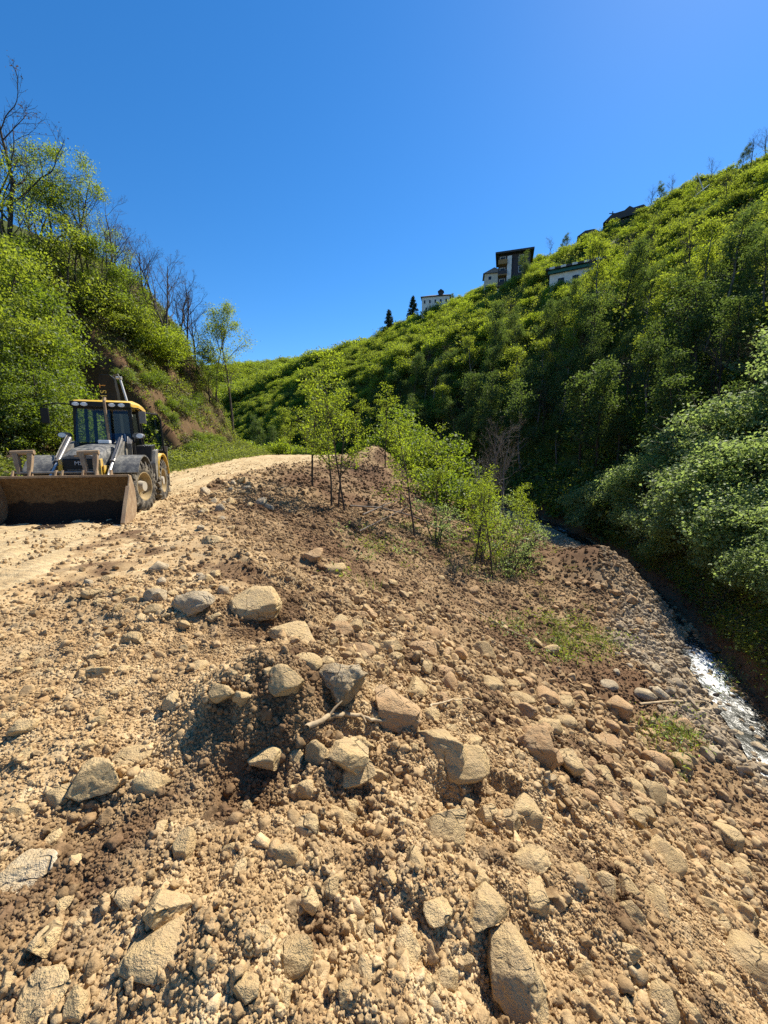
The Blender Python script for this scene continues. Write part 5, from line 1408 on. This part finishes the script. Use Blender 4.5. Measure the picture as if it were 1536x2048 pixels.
# engine hood, tapering to the nose
def hring(x, w, zb, zt):
    return [(x, -w, zb), (x, -w, zt - 0.16), (x, -w * 0.86, zt - 0.05), (x, -w * 0.5, zt), (x, w * 0.5, zt), (x, w * 0.86, zt - 0.05), (x, w, zt - 0.16), (x, w, zb)]
hood = Geo().loft([hring(-0.98, 0.47, 1.22, 1.80), hring(-0.5, 0.47, 1.22, 1.78), hring(0.1, 0.45, 1.20, 1.70), hring(0.55, 0.42, 1.22, 1.58), hring(0.76, 0.40, 1.30, 1.50)]).obj('hood', K_DKG, MACH, smooth=True)
Geo().box((-0.62, 0.12, 1.845), (0.20, 0.26, 0.09)).obj('air_intake', K_LAMP, hood, 0.02)
Geo().box((-0.10, 0.448, 1.08), (1.65, 0.03, 0.34)).box((-0.2, 0.47, 1.30), (0.7, 0.02, 0.25)).obj('side_panel', K_YEL, MACH, 0.008)
Geo().box((-0.10, -0.448, 1.08), (1.65, 0.03, 0.34)).obj('side_panel', K_YEL, MACH, 0.008)
gr = Geo().ext([(0.70, 0.62), (0.80, 0.66), (0.79, 1.40), (0.70, 1.46)], -0.33, 0.33).obj('grille', K_BLK, MACH, 0.015)
for k in range(6):
    Geo().box((0.803, 0, 0.78 + k * 0.075), (0.012, 0.5, 0.018)).obj('slat', K_CYL, gr)
letters('MST', 0.13, K_SIL, gr, Matrix.Translation((0.805, 0.02, 1.31)) @ Matrix.Rotation(math.pi / 2, 4, 'Z') @ Matrix.Rotation(math.pi / 2, 4, 'X'))
for s in (1, -1): Geo().ext([(0.62, 0.60), (0.79, 0.64), (0.78, 1.40), (0.62, 1.42)], s * 0.345, s * 0.42).obj('nose_panel', K_YEL, MACH, 0.01)
# front fenders
for s in (1, -1):
    arc = [(0.80 * math.cos(a), 0.70 + 0.80 * math.sin(a)) for a in np.linspace(math.radians(28), math.radians(165), 12)]
    y0, y1 = (0.62, 1.17) if s > 0 else (-1.17, -0.62)
    Geo().strip(arc, y0, y1, 0.035).obj('front_fender', K_FEN, MACH, smooth=True)
# rear fenders, tool box
for s in (1, -1):
    arc = [(WB + 0.80 * math.cos(a), 0.72 + 0.82 * math.sin(a)) for a in np.linspace(math.radians(8), math.radians(170), 12)]
    y0, y1 = (0.66, 1.17) if s > 0 else (-1.17, -0.66)
    rf = Geo().strip(arc, y0, y1, 0.04).obj('rear_fender', K_YEL, MACH, smooth=True)
    q = [(-1.26, 0.70), (-1.20, 1.25), (-1.45, 1.62), (-1.75, 1.66), (-1.52, 1.25), (-1.42, 0.80)]
    Geo().ext(q, s * 0.70, s * 1.15).obj('fender_skirt', K_MET, rf, 0.02)
    Geo().ext([(-1.30, 1.10), (-1.22, 1.35), (-1.45, 1.75), (-1.95, 1.80), (-1.75, 1.66), (-1.45, 1.62)], s * 0.62, s * 1.05).obj('fender_guard', K_BLK, rf, 0.02)
# cab
CX0, CX1, CW0, CW1, CZ0, CZ1 = -1.0, -2.55, 0.70, 0.64, 1.05, 2.82
cab = Geo()
def post(a, b, w=0.07): cab.loft([[(p[0] - w / 2, p[1] - w / 2, p[2]), (p[0] + w / 2, p[1] - w / 2, p[2]), (p[0] + w / 2, p[1] + w / 2, p[2]), (p[0] - w / 2, p[1] + w / 2, p[2])] for p in (a, b)])
for s in (1, -1):
    post((CX0, s * CW0, CZ0), (CX0 - 0.14, s * CW1, CZ1), 0.085); post((-1.85, s * CW0, CZ0), (-1.85, s * CW1, CZ1)); post((CX1, s * CW0, CZ0 + 0.4), (CX1 + 0.05, s * CW1, CZ1), 0.08)
    cab.box((-1.78, s * CW0, 1.12), (1.6, 0.06, 0.14)); cab.box((-2.2, s * CW0, 1.55), (0.72, 0.06, 0.10))
cab.box((CX0 + 0.01, 0, 1.42), (0.07, 1.40, 0.80)).box((CX1, 0, 1.5), (0.07, 1.36, 0.3)).box((-1.8, 0, 1.02), (1.6, 1.4, 0.08)).box((CX0 - 0.13, 0, 2.79), (0.08, 1.30, 0.09)).box((CX1 + 0.05, 0, 2.79), (0.08, 1.30, 0.08))
cab = cab.obj('cab_frame', K_BLK, MACH, 0.012)
Geo().add([(CX0 + 0.03, -0.66, 1.84), (CX0 + 0.03, 0.66, 1.84), (CX0 - 0.105, 0.61, 2.74), (CX0 - 0.105, -0.61, 2.74)], [(0, 1, 2, 3)]).obj('windscreen', K_GLS, cab)
Geo().add([(CX1 - 0.02, -0.66, 1.65), (CX1 - 0.02, 0.66, 1.65), (CX1 + 0.03, 0.61, 2.74), (CX1 + 0.03, -0.61, 2.74)], [(0, 1, 2, 3)]).obj('rear_window', K_GLS, cab)
Geo().add([(-1.06, -0.70, 1.2), (-1.80, -0.70, 1.2), (-1.82, -0.655, 2.76), (-1.14, -0.655, 2.76)], [(0, 1, 2, 3)]).obj('side_window', K_GLS, cab)
for s in (1, -1):
    Geo().add([(-1.90, s * 0.70, 1.62), (-2.50, s * 0.70, 1.62), (-2.47, s * 0.655, 2.76), (-1.88, s * 0.655, 2.76)], [(0, 1, 2, 3)]).obj('quarter_window', K_GLS, cab)
def rring(x, w, z0, z1): return [(x, -w, z0), (x, -w, (z0 + z1) / 2), (x, -w * 0.85, z1), (x, w * 0.85, z1), (x, w, (z0 + z1) / 2), (x, w, z0)]
roof = Geo().loft([rring(-0.98, 0.66, 2.86, 2.93), rring(-1.10, 0.72, 2.83, 2.98), rring(-1.5, 0.74, 2.82, 3.03), rring(-2.2, 0.74, 2.82, 3.02), rring(-2.62, 0.70, 2.82, 2.93)]).obj('roof', K_YEL, cab, smooth=True)
Geo().box((-1.05, 0, 2.86), (0.17, 1.40, 0.14)).obj('visor', K_BLK, roof, 0.02)
for yy in (-0.56, -0.37, 0.27, 0.50):
    g = Geo(); v = []
    for r, x_ in ((1.0, -1.02), (1.0, -0.955), (0.8, -0.945)):
        v.append([(x_, yy + 0.085 * r * math.cos(k / 16 * 6.28319), 2.85 + 0.05 * r * math.sin(k / 16 * 6.28319)) for k in range(16)])
    g.loft(v).obj('work_light', K_LAMP, roof, smooth=True)
Geo().box((-1.75, 0, 1.35), (0.5, 0.5, 0.14)).box((-1.98, 0, 1.75), (0.13, 0.48, 0.75), (0, -0.12, 0)).box((-1.75, 0, 1.18), (0.3, 0.3, 0.26)).obj('seat', K_BLUE, MACH, 0.04)
Geo().lathe([(0.17, -0.012), (0.185, 0), (0.17, 0.012), (0.155, 0), (0.17, -0.012)], (0, 0, 0), 20).obj('steering_wheel', K_BLK, MACH, smooth=True).matrix_local = Matrix.Translation((-1.32, 0.0, 1.86)) @ Matrix.Rotation(0.5, 4, 'Y') @ Matrix.Rotation(math.pi / 2, 4, 'X')
Geo().cyl((-1.18, 0, 1.2), (-1.32, 0, 1.85), 0.04).box((-1.15, 0, 1.62), (0.16, 0.5, 0.32)).obj('steering_column', K_BLK, MACH, 0.01)
# open door swung back, hinged at the middle post
dr = Geo(); H0_, H1_ = Vector((-1.93, 0.74, 0)), Vector((-2.62, 1.13, 0))
def dpt(t, z): p = H0_ + (H1_ - H0_) * t; return (p.x - 0.10 * (z - 1.1) / 1.7 * t, p.y - 0.06 * (z - 1.1) / 1.7, z)
def bar(p, q, r=0.03): dr.cyl(p, q, r, None, 6)
ol = [dpt(0, 1.12), dpt(0.55, 1.12), dpt(1, 1.50), dpt(1, 2.60), dpt(0.85, 2.76), dpt(0, 2.76)]
for i in range(6): bar(ol[i], ol[(i + 1) % 6])
bar(dpt(0, 1.62), dpt(1, 1.62), 0.03)
door = dr.obj('door', K_BLK, MACH)
Geo().add([dpt(0.02, 1.63), dpt(0.98, 1.63), dpt(0.98, 2.58), dpt(0.84, 2.74), dpt(0.02, 2.74)], [(0, 1, 2, 3, 4)]).obj('door_glass', K_GLS, door)
Geo().add([dpt(0.02, 1.14), dpt(0.55, 1.14), dpt(0.97, 1.50), dpt(0.97, 1.61), dpt(0.02, 1.61)], [(0, 1, 2, 3, 4)]).obj('lower_panel', K_BLK, door)
p = dpt(1, 1.68); Geo().box((p[0] - 0.01, p[1] + 0.06, p[2]), (0.05, 0.10, 0.16)).obj('door_handle', K_MET, door, 0.01)
# exhaust stack, hood lamps, mirrors
Geo().cyl((-0.80, 0.18, 1.75), (-0.86, 0.13, 2.95), 0.035, 0.035).cyl((-0.86, 0.13, 2.93), (-0.95, 0.13, 3.03), 0.035).obj('exhaust_pipe', K_RUST, MACH, smooth=True)
for s in (1, -1):
    st = Geo().tube([(-0.95, s * 0.66, 1.80), (-0.90, s * 0.80, 1.88), (-0.88, s * 0.86, 1.97)], 0.02).obj('lamp_bracket', K_BLK, MACH)
    g = Geo()
    g.loft([[(x_, s * 0.86 + 0.15 * r * math.cos(k / 18 * 6.28319), 2.02 + 0.082 * r * math.sin(k / 18 * 6.28319)) for k in range(18)] for r, x_ in ((0.55, -1.02), (1.0, -0.95), (1.0, -0.86), (0.94, -0.845))])
    hl = g.obj('headlamp', K_FEN, MACH, smooth=True)
    Geo().loft([[(x_, s * 0.90 + 0.095 * r * math.cos(k / 16 * 6.28319), 2.02 + 0.065 * r * math.sin(k / 16 * 6.28319)) for k in range(16)] for r, x_ in ((1, -0.85), (0.9, -0.83))]).obj('lens', K_LAMP, hl, smooth=True)
arm = Geo().tube([(-1.05, -0.66, 2.84), (-1.0, -1.0, 2.86), (-0.98, -1.27, 2.80)], 0.017).obj('mirror_arm', K_BLK, MACH)
Geo().box((-0.98, -1.27, 2.52), (0.06, 0.18, 0.40)).cyl((-0.98, -1.27, 2.70), (-0.98, -1.27, 2.82), 0.015).obj('mirror', K_BLK, arm, 0.02)
arm = Geo().tube([(-1.05, 0.66, 2.80), (-1.15, 0.85, 2.80), (-1.2, 0.93, 2.74)], 0.015).obj('mirror_arm', K_BLK, MACH)
Geo().box((-1.2, 0.93, 2.55), (0.06, 0.17, 0.34)).obj('mirror', K_MET, arm, 0.02)
# hoses and steps by the cab
for k in range(4):
    Geo().tube([(-0.75 - 0.03 * k, 0.60 + 0.035 * k, 1.90 - 0.02 * k), (-0.62, 0.66 + 0.03 * k, 1.98 - 0.03 * k), (-0.48, 0.68 + 0.03 * k, 1.80), (-0.55, 0.68 + 0.02 * k, 1.3)], 0.018).obj('hose', K_CYL, MACH, smooth=True)
Geo().box((-1.10, 0.82, 0.62), (0.42, 0.30, 0.05)).box((-1.10, 0.86, 0.95), (0.40, 0.22, 0.05)).box((-0.9, 0.92, 0.80), (0.04, 0.05, 0.45)).obj('step', K_MET, MACH, 0.008)
# loader arms and cylinders
for s in (1, -1):
    yo = 0.56 * s
    tw = Geo().ext([(-0.80, 0.75), (-0.40, 0.75), (-0.42, 1.45), (-0.55, 1.86), (-0.72, 1.86)], yo - 0.07, yo + 0.07).obj('loader_tower', K_MET, MACH, 0.012)
    la = Geo().ext([(-0.70, 1.85), (-0.50, 1.86), (0.55, 1.12), (1.00, 0.78), (1.32, 0.42), (1.22, 0.32), (0.88, 0.58), (0.40, 0.92), (-0.60, 1.62)], yo - 0.055, yo + 0.055).obj('loader_arm', K_MET, MACH, 0.012)
    Geo().cyl((-0.60, yo - 0.10, 1.74), (-0.60, yo + 0.10, 1.74), 0.05).obj('pin', K_MET, la)
    cy = Geo().cyl((-0.36, yo + s * 0.01, 1.92), (0.42, yo + s * 0.01, 1.34), 0.062, None, 16).cyl((0.40, yo + s * 0.01, 1.355), (0.45, yo + s * 0.01, 1.318), 0.072).obj('tilt_cylinder', K_CYL, MACH, smooth=True)
    Geo().cyl((0.44, yo + s * 0.01, 1.325), (0.92, yo + s * 0.01, 0.97), 0.034).cyl((0.92, yo + s * 0.01 - 0.06, 0.97), (0.92, yo + s * 0.01 + 0.06, 0.97), 0.05).obj('rod', K_CHR, cy, smooth=True)
    Geo().tube([(-0.35, yo + s * 0.05, 2.00), (0.1, yo + s * 0.06, 1.66), (0.40, yo + s * 0.05, 1.44)], 0.014).obj('pipe', K_MET, cy)
    Geo().ext([(0.86, 1.03), (0.98, 1.02), (1.36, 0.78), (1.33, 0.70), (0.92, 0.92)], yo - 0.03, yo + 0.03).obj('tilt_link', K_MET, MACH, 0.01)
    Geo().cyl((-0.45, yo - s * 0.14, 0.82), (0.55, yo - s * 0.14, 1.02), 0.05).obj('lift_cylinder', K_CYL, MACH, smooth=True)
# bucket
BW = 1.19
prof = [(2.34, 0.035), (1.95, 0.04), (1.62, 0.06), (1.44, 0.14), (1.33, 0.30), (1.31, 0.50), (1.36, 0.72), (1.45, 0.90), (1.56, 1.03)]
bk = Geo().strip(prof, -BW, BW, -0.03).obj('bucket', K_MUD, MACH, smooth=True)
for s in (1, -1):
    y0 = s * (BW + 0.002); y1 = s * (BW + 0.032)
    Geo().ext([(2.32, 0.03), (2.36, 0.10), (2.10, 0.42), (1.78, 0.80), (1.62, 1.05), (1.52, 1.05), (1.34, 0.74), (1.29, 0.50), (1.31, 0.28), (1.43, 0.12), (1.62, 0.04)], y0, y1).obj('side_plate', K_RUST, bk, 0.006)
    Geo().ext([(2.36, 0.02), (2.40, 0.09), (2.14, 0.44), (1.81, 0.83), (1.74, 0.80), (2.06, 0.38), (2.27, 0.09)], s * (BW - 0.02), s * (BW + 0.06)).obj('side_cutter', K_RUST, bk, 0.006)
Geo().box((2.34, 0, 0.022), (0.22, 2 * BW, 0.03)).obj('cutting_edge', K_MET, bk, 0.005)
for k in range(8):
    Geo().ext([(2.40, 0.0), (2.56, 0.005), (2.40, 0.05), (2.28, 0.06)], -BW + 0.10 + k * (2 * BW - 0.2) / 7 - 0.04, -BW + 0.10 + k * (2 * BW - 0.2) / 7 + 0.04).obj('tooth', K_MET, bk)
Geo().box((1.56, 0, 1.045), (0.07, 2 * BW, 0.05)).obj('top_lip', K_RUST, bk, 0.006)
Geo().cyl((1.46, -0.95, 1.13), (1.46, 0.55, 1.13), 0.024).obj('fork_shaft', K_MET, bk, smooth=True)
for yy in (-0.95, -0.66, -0.20, -0.08, 0.30, 0.55, 0.82):
    Geo().ext([(1.38, 1.04), (1.58, 1.05), (1.50, 1.18), (1.42, 1.18)], yy - 0.015, yy + 0.015).obj('lug', K_RUST, bk)
for yb in (-0.78, 0.42):
    fk = Geo()
    for dy, lean in ((-0.07, -0.13), (0.10, -0.03)):
        a = Vector((1.45, yb + dy, 1.10)); b = Vector((1.24, yb + dy + lean, 1.56))
        fk.loft([[(p.x - 0.05, p.y - w, p.z), (p.x + 0.05, p.y - w, p.z), (p.x + 0.05, p.y + w, p.z), (p.x - 0.05, p.y + w, p.z)] for p, w in ((a, 0.028), (a.lerp(b, 0.5), 0.045), (b, 0.05))])
    fk = fk.obj('fork', K_RUST, bk, 0.008)
    fk2 = Geo().add([(1.30, yb - 0.16, 1.40), (1.30, yb + 0.10, 1.42), (1.42, yb + 0.08, 1.14), (1.42, yb - 0.09, 1.14)], [(0, 1, 2, 3)])
    fk2 = Geo().cyl((1.24, yb - 0.28, 1.55), (1.24, yb + 0.14, 1.57), 0.055, None, 10).box((1.24, yb - 0.27, 1.49), (0.12, 0.12, 0.05)).obj('fork_roller', K_RUST, fk, 0.006)
# backhoe boom folded up behind the cab, stabiliser legs
bo = Geo().loft([[(x_ - 0.16, -0.42 - w, z_), (x_ + 0.16, -0.42 - w, z_), (x_ + 0.16, -0.42 + w, z_), (x_ - 0.16, -0.42 + w, z_)] for x_, z_, w in ((-3.25, 0.9, 0.20), (-3.45, 2.2, 0.22), (-3.30, 3.45, 0.24), (-3.20, 3.92, 0.20), (-3.18, 3.99, 0.12))]).obj('boom', K_BLK, MACH, 0.02)
Geo().cyl((-3.15, -0.06, 3.92), (-2.95, 0.22, 2.70), 0.035).cyl((-3.15, -0.16, 3.92), (-3.15, 0.0, 3.92), 0.05).obj('boom_cylinder', K_CHR, bo, smooth=True)
Geo().tube([(-3.05, -0.22, 3.95), (-2.95, -0.05, 4.0), (-2.95, 0.02, 3.85)], 0.02).obj('hose', K_MET, bo)
for ch, zz, mt in (('M', 3.28, K_LYE), ('S', 3.47, K_LYE), ('T', 3.66, K_ORG)):
    letters(ch, 0.24, mt, bo, Matrix.Translation((-3.125 + (0.02 if zz > 3.5 else 0), -0.53, zz)) @ Matrix.Rotation(math.pi / 2, 4, 'Z') @ Matrix.Rotation(math.pi / 2, 4, 'X') @ Matrix.Rotation(math.pi / 2, 4, 'Z'), depth_=0.02)
for s in (1, -1):
    lg = Geo().box((-3.05, s * 1.02, 0.98), (0.16, 0.15, 1.25)).box((-3.05, s * 0.9, 1.0), (0.22, 0.30, 0.5)).obj('stabiliser', K_BLK, MACH, 0.012)
    Geo().box((-3.05, s * 1.02, 0.30), (0.20, 0.20, 0.16)).obj('foot', K_MET, lg, 0.02)
    Geo().cyl((-3.05, s * 1.115, 0.45), (-3.05, s * 1.115, 1.6), 0.03).obj('ram', K_MET, lg, smooth=True)
# ------------------------------------------------------------------ houses on the hillside
def flatmat(name, col, rough=0.8, var=0.15, scale=1.5):
    m, nt, out = newmat(name)
    tc = N(nt, 'ShaderNodeTexCoord')
    a = noise(nt, tc.outputs['Object'], scale, 5, 0.6)
    c = ramp(nt, a, [(0.3, tuple(q * (1 - var) for q in col)), (0.7, tuple(min(1, q * (1 + var)) for q in col))])
    principled(nt, out, c, rough, 0.3)
    return m
W_WHITE = flatmat('render_white', (0.66, 0.64, 0.60)); W_CREAM = flatmat('render_cream', (0.55, 0.48, 0.38)); W_BROWN = flatmat('dark_cladding', (0.055, 0.05, 0.055))
W_WOOD = flatmat('ochre_wood', (0.28, 0.17, 0.07)); W_ROOF = flatmat('roof_slate', (0.05, 0.048, 0.05), 0.7); W_TEAL = flatmat('teal_board', (0.03, 0.13, 0.13)); W_ROOFL = flatmat('roof_grey', (0.17, 0.16, 0.155))
W_GLASS = flatmat('window_glass', (0.02, 0.025, 0.03), 0.08, 0.05); W_FRAME = flatmat('window_frame', (0.6, 0.6, 0.6))
def window(h, x, y, z, w, t, axis='y', name='window'):
    """axis: the wall's normal"""
    d = (w, 0.10, t) if axis == 'y' else (0.10, w, t)
    o = Geo().box((x, y, z), d).obj(name, W_FRAME, h, 0.01)
    e = (w * 0.86, 0.12, t * 0.86) if axis == 'y' else (0.12, w * 0.86, t * 0.86)
    Geo().box((x, y, z), e).obj('pane', W_GLASS, o)
def house(name, label, u, back, rz, sink=0.6, dx=0.0):
    x, y, z = ridge_spot(u, back)
    r = link(name, None, None, (x + dx, y, z - sink), (0, 0, rz)); tag(r, label, 'house'); r.scale = (0.84,) * 3; HPOS.append((x + dx, y))
    return r
HPOS = []
# white long house with a dark hip roof (front faces local -y)
h = house('white_house', 'long white house with small windows and a dark roof on the ridge', 872, -6, -0.2, 0.5)
Geo().box((0, 0, 2.2), (9.0, 6.0, 6.4)).obj('wall', W_WHITE, h)
rf = Geo().loft([[(-4.9, -3.4, 5.4), (4.9, -3.4, 5.4), (4.9, 3.4, 5.4), (-4.9, 3.4, 5.4)], [(-4.9, -3.4, 5.6), (4.9, -3.4, 5.6), (4.9, 3.4, 5.6), (-4.9, 3.4, 5.6)], [(-2.0, -0.05, 7.0), (2.0, -0.05, 7.0), (2.0, 0.05, 7.0), (-2.0, 0.05, 7.0)]]).obj('roof', W_ROOF, h)
Geo().box((1.6, -1.6, 6.6), (1.5, 1.6, 1.0)).ext([(0.6, 7.1), (2.6, 7.1), (1.6, 7.8)], -2.6, -0.6).obj('dormer', W_ROOF, rf)
for k in range(5): window(h, -3.6 + k * 1.75, -3.02, 4.0, 0.6, 1.1)
for k in range(4): window(h, -3.0 + k * 1.9, -3.02, 1.8, 0.6, 1.0)
# tall house with balconies
h = house('balconied_house', 'tall dark-clad house with stacked balconies and a white pillar on the ridge', 1014, -22, -0.3, 1.6)
Geo().box((1.5, 0.3, 4.8), (8.0, 6.0, 11.0)).obj('wall', W_BROWN, h)
Geo().box((1.5, 0.0, 10.55), (9.6, 8.0, 0.45)).obj('roof', W_ROOF, h, 0.03)
Geo().box((0.3, -3.05, 5.8), (1.1, 1.2, 7.6)).obj('pillar', W_WHITE, h, 0.02)
Geo().box((1.5, -2.78, 0.9), (8.0, 0.3, 2.6)).obj('base_wall', W_CREAM, h)
for k in range(3):
    b = Geo().box((-1.35, -3.3, 2.4 + k * 2.7), (2.3, 1.5, 0.25)).obj('balcony', W_WOOD, h, 0.01)
    Geo().box((-1.35, -4.0, 2.95 + k * 2.7), (2.3, 0.08, 0.9)).obj('railing', (W_BROWN, W_BROWN, W_WOOD)[k], b)
    window(h, -1.4, -2.72, 3.7 + k * 2.7, 1.4, 1.7); window(h, 3.2, -2.72, 3.7 + k * 2.7, 1.2, 1.5)
# small neighbour with a gable
h = house('gabled_house', 'small cream house with a low gable tucked behind the balconied house', 986, -8, -0.2, 0.3)
Geo().box((0, 0, 1.8), (5.5, 4.5, 4.6)).obj('wall', W_CREAM, h)
Geo().ext([(-3.3, 4.0), (3.3, 4.0), (0.0, 5.5)], -2.8, 2.8).obj('roof', W_ROOFL, h)
window(h, -1.2, -2.27, 2.7, 1.0, 1.1)
# house with striped eaves
h = house('striped_eaves_house', 'white house with dark eaves carrying pale stripes and a teal fascia', 1150, -40, -0.5, 3.0)
Geo().box((0, 0, 2.9), (9.0, 5.0, 5.0)).obj('wall', W_WHITE, h)
rf = Geo().box((0, -0.4, 5.9), (10.4, 6.6, 0.35)).obj('roof', W_ROOF, h)
Geo().box((0, -2.9, 5.45), (9.6, 0.5, 0.55)).obj('fascia', W_TEAL, h)
for k in range(5): Geo().box((-4.0 + k * 2.0, -3.72, 5.92), (0.9, 0.06, 0.40)).obj('eave_panel', W_WHITE, rf)
for k in range(3): window(h, -2.4 + k * 2.6, -2.52, 3.6, 1.3, 1.5)
# upper roofs
h = house('dark_roofed_house', 'dark low-roofed house just showing over the ridge beside evergreens', 1176, 0, -0.4, 1.2)
Geo().box((0, 0, 1.2), (5.0, 4.5, 3.6)).obj('wall', W_BROWN, h); Geo().ext([(-3.2, 2.9), (3.2, 2.9), (1.2, 4.1), (-1.2, 4.1)], -2.8, 2.8).obj('roof', W_ROOF, h)
window(h, 0, -2.27, 2.0, 1.2, 0.9)
h = house('long_roofed_house', 'house with a long dark roof stepping up the ridge and a small dormer', 1250, 0, -0.5, 1.9)
Geo().box((0, 0, 1.0), (8.0, 5.0, 3.2)).obj('wall', W_BROWN, h); rf = Geo().ext([(-4.8, 2.5), (4.8, 2.9), (3.4, 4.4), (-3.0, 4.0)], -3.2, 3.2).obj('roof', W_ROOF, h)
Geo().box((0.6, 0, 4.6), (1.6, 1.6, 1.0)).ext([(-0.5, 5.1), (1.7, 5.1), (0.6, 5.9)], -1.1, 1.1).obj('dormer', W_ROOF, rf)
window(h, -2, -2.52, 1.7, 1.2, 1.0)
x_, y_, z_ = ridge_spot(1222, 0)
pl = link('utility_pole', None, None, (x_, y_, z_ - 0.5)); tag(pl, 'short dark utility pole between the two upper roofs', 'pole')
Geo().cyl((0, 0, 0), (0, 0, 4.6), 0.13, 0.09, 10).obj('shaft', W_BROWN, pl); Geo().box((0, 0, 4.2), (1.4, 0.12, 0.12)).obj('crossarm', W_BROWN, pl)
for (u, bk_, tl, lab) in ((1385, -12, 0.9, 'pale fallen pole slanting down on the upper hillside'), (1406, -10, -0.5, 'pale leaning pole standing on the upper hillside')):
    x_, y_, z_ = ridge_spot(u, bk_)
    pl = link('pale_pole', None, None, (x_, y_, z_ + 1.2), (0, tl, 0)); tag(pl, lab, 'pole')
    Geo().cyl((0, 0, -1.2), (0, 0, 3.2), 0.10, 0.07, 8).obj('shaft', W_WHITE, pl)

# ------------------------------------------------------------------ wood lying about
M_STICK = bark('dry_wood', (0.30, 0.22, 0.13), (0.50, 0.39, 0.25))
def stick(px, r, label, name='stick', mat=None, lift=0.03, cat='stick', wob=0.03, seed=0, forks=()):
    rng = np.random.default_rng(seed)
    pts = []
    for (u, v) in px:
        p, t = hit(u, v); pts.append((p[0], p[1], float(H(np.array([p[0]]), np.array([p[1]]))[0]) + lift))
    pts = np.array(pts)
    q = np.linspace(0, len(pts) - 1, 5 * len(pts)); P = np.stack([np.interp(q, np.arange(len(pts)), pts[:, k]) for k in range(3)], 1)
    P += rng.normal(0, wob * r * 10, P.shape) * [1, 1, 0.4]
    zz = H(P[:, 0], P[:, 1]); P[:, 2] = np.maximum(P[:, 2], zz - r * 0.3)
    polys = [(P, np.linspace(r, r * 0.6, len(P)), 8)]
    for (i, L, d) in forks:
        d = np.array(d, float); polys.append((np.array([P[i], P[i] + d * L * 0.5, P[i] + d * L + [0, 0, -0.02]]), np.array([r * 0.6, r * 0.45, r * 0.2]), 6))
    v, f = tubes(polys)
    o = link(name, mesh_np(name, v, f, True, [mat or M_STICK])); tag(o, label, cat)
stick([(612, 1462), (650, 1455), (690, 1450), (735, 1462), (775, 1475)], 0.016, 'twisted root lying across the dark hollow below the crusted boulder', 'root', None, 0.06, 'root', 0.05, 1, [(8, 0.15, (0.5, 0.5, 0.5)), (16, 0.12, (0.3, -0.6, 0.2))])
stick([(860, 1425), (900, 1418), (940, 1424)], 0.009, 'thin curved twig lying on the broad hollow-topped boulder', 'twig', None, 0.05, 'twig', 0.05, 2)
stick([(1278, 1413), (1345, 1413), (1412, 1410)], 0.028, 'straight bleached branch lying on the stream gravel', 'branch', None, 0.05, 'branch', 0.01, 3)
stick([(948, 1225), (1010, 1262), (1090, 1300)], 0.018, 'long thin dry stem lying down the slope above the weeds', 'branch', None, 0.05, 'branch', 0.02, 4)
stick([(1060, 1235), (1110, 1240), (1160, 1250)], 0.016, 'dry stem lying on the brown soil by the rubble tongue', 'branch', None, 0.05, 'branch', 0.02, 5)
stick([(700, 1016), (760, 1022), (820, 1035), (880, 1060), (905, 1075)], 0.035, 'long fallen pole lying across the bank behind the clump of trees', 'fallen_pole', M_TWIG, 0.12, 'branch', 0.01, 6, [(10, 1.0, (0.5, 0.3, 0.5)), (17, 0.9, (0.4, -0.4, 0.5))])
stick([(725, 1045), (775, 1020), (810, 1005)], 0.03, 'fallen branch propped against the leaning young tree', 'fallen_branch', M_TWIG, 0.25, 'branch', 0.03, 7, [(5, 0.8, (0.6, 0.1, 0.6)), (9, 0.7, (0.2, -0.5, 0.5))])
stick([(720, 1075), (770, 1045), (815, 1022)], 0.025, 'crooked fallen branch beside the clump of three trees', 'fallen_branch', M_TWIG, 0.2, 'branch', 0.03, 8, [(6, 0.7, (0.2, 0.5, 0.6))])
stick([(1105, 1470), (1118, 1455), (1122, 1440)], 0.02, 'short stub of wood poking from the cobble spill', 'stub', None, 0.04, 'stick', 0.02, 9)

for i, (u, b_) in enumerate(((1120, -46), (1135, -48), (1165, -47), (1185, -44), (1150, -50), (1030, -28), (1075, -30), (1125, -44), (1108, -44), (1175, -44), (1195, -42))):
    x_, y_, z_ = ridge_spot(u, b_)
    o = link('hazel_bush', BUSH[i % 5], None, (x_, y_, z_ - 0.1), (0, -0.1, i * 1.1), 0.9 + 0.1 * (i % 3))
    tag(o, 'hazel bush growing before the walls of the hillside houses', 'bush', 'bushes before the hillside houses')
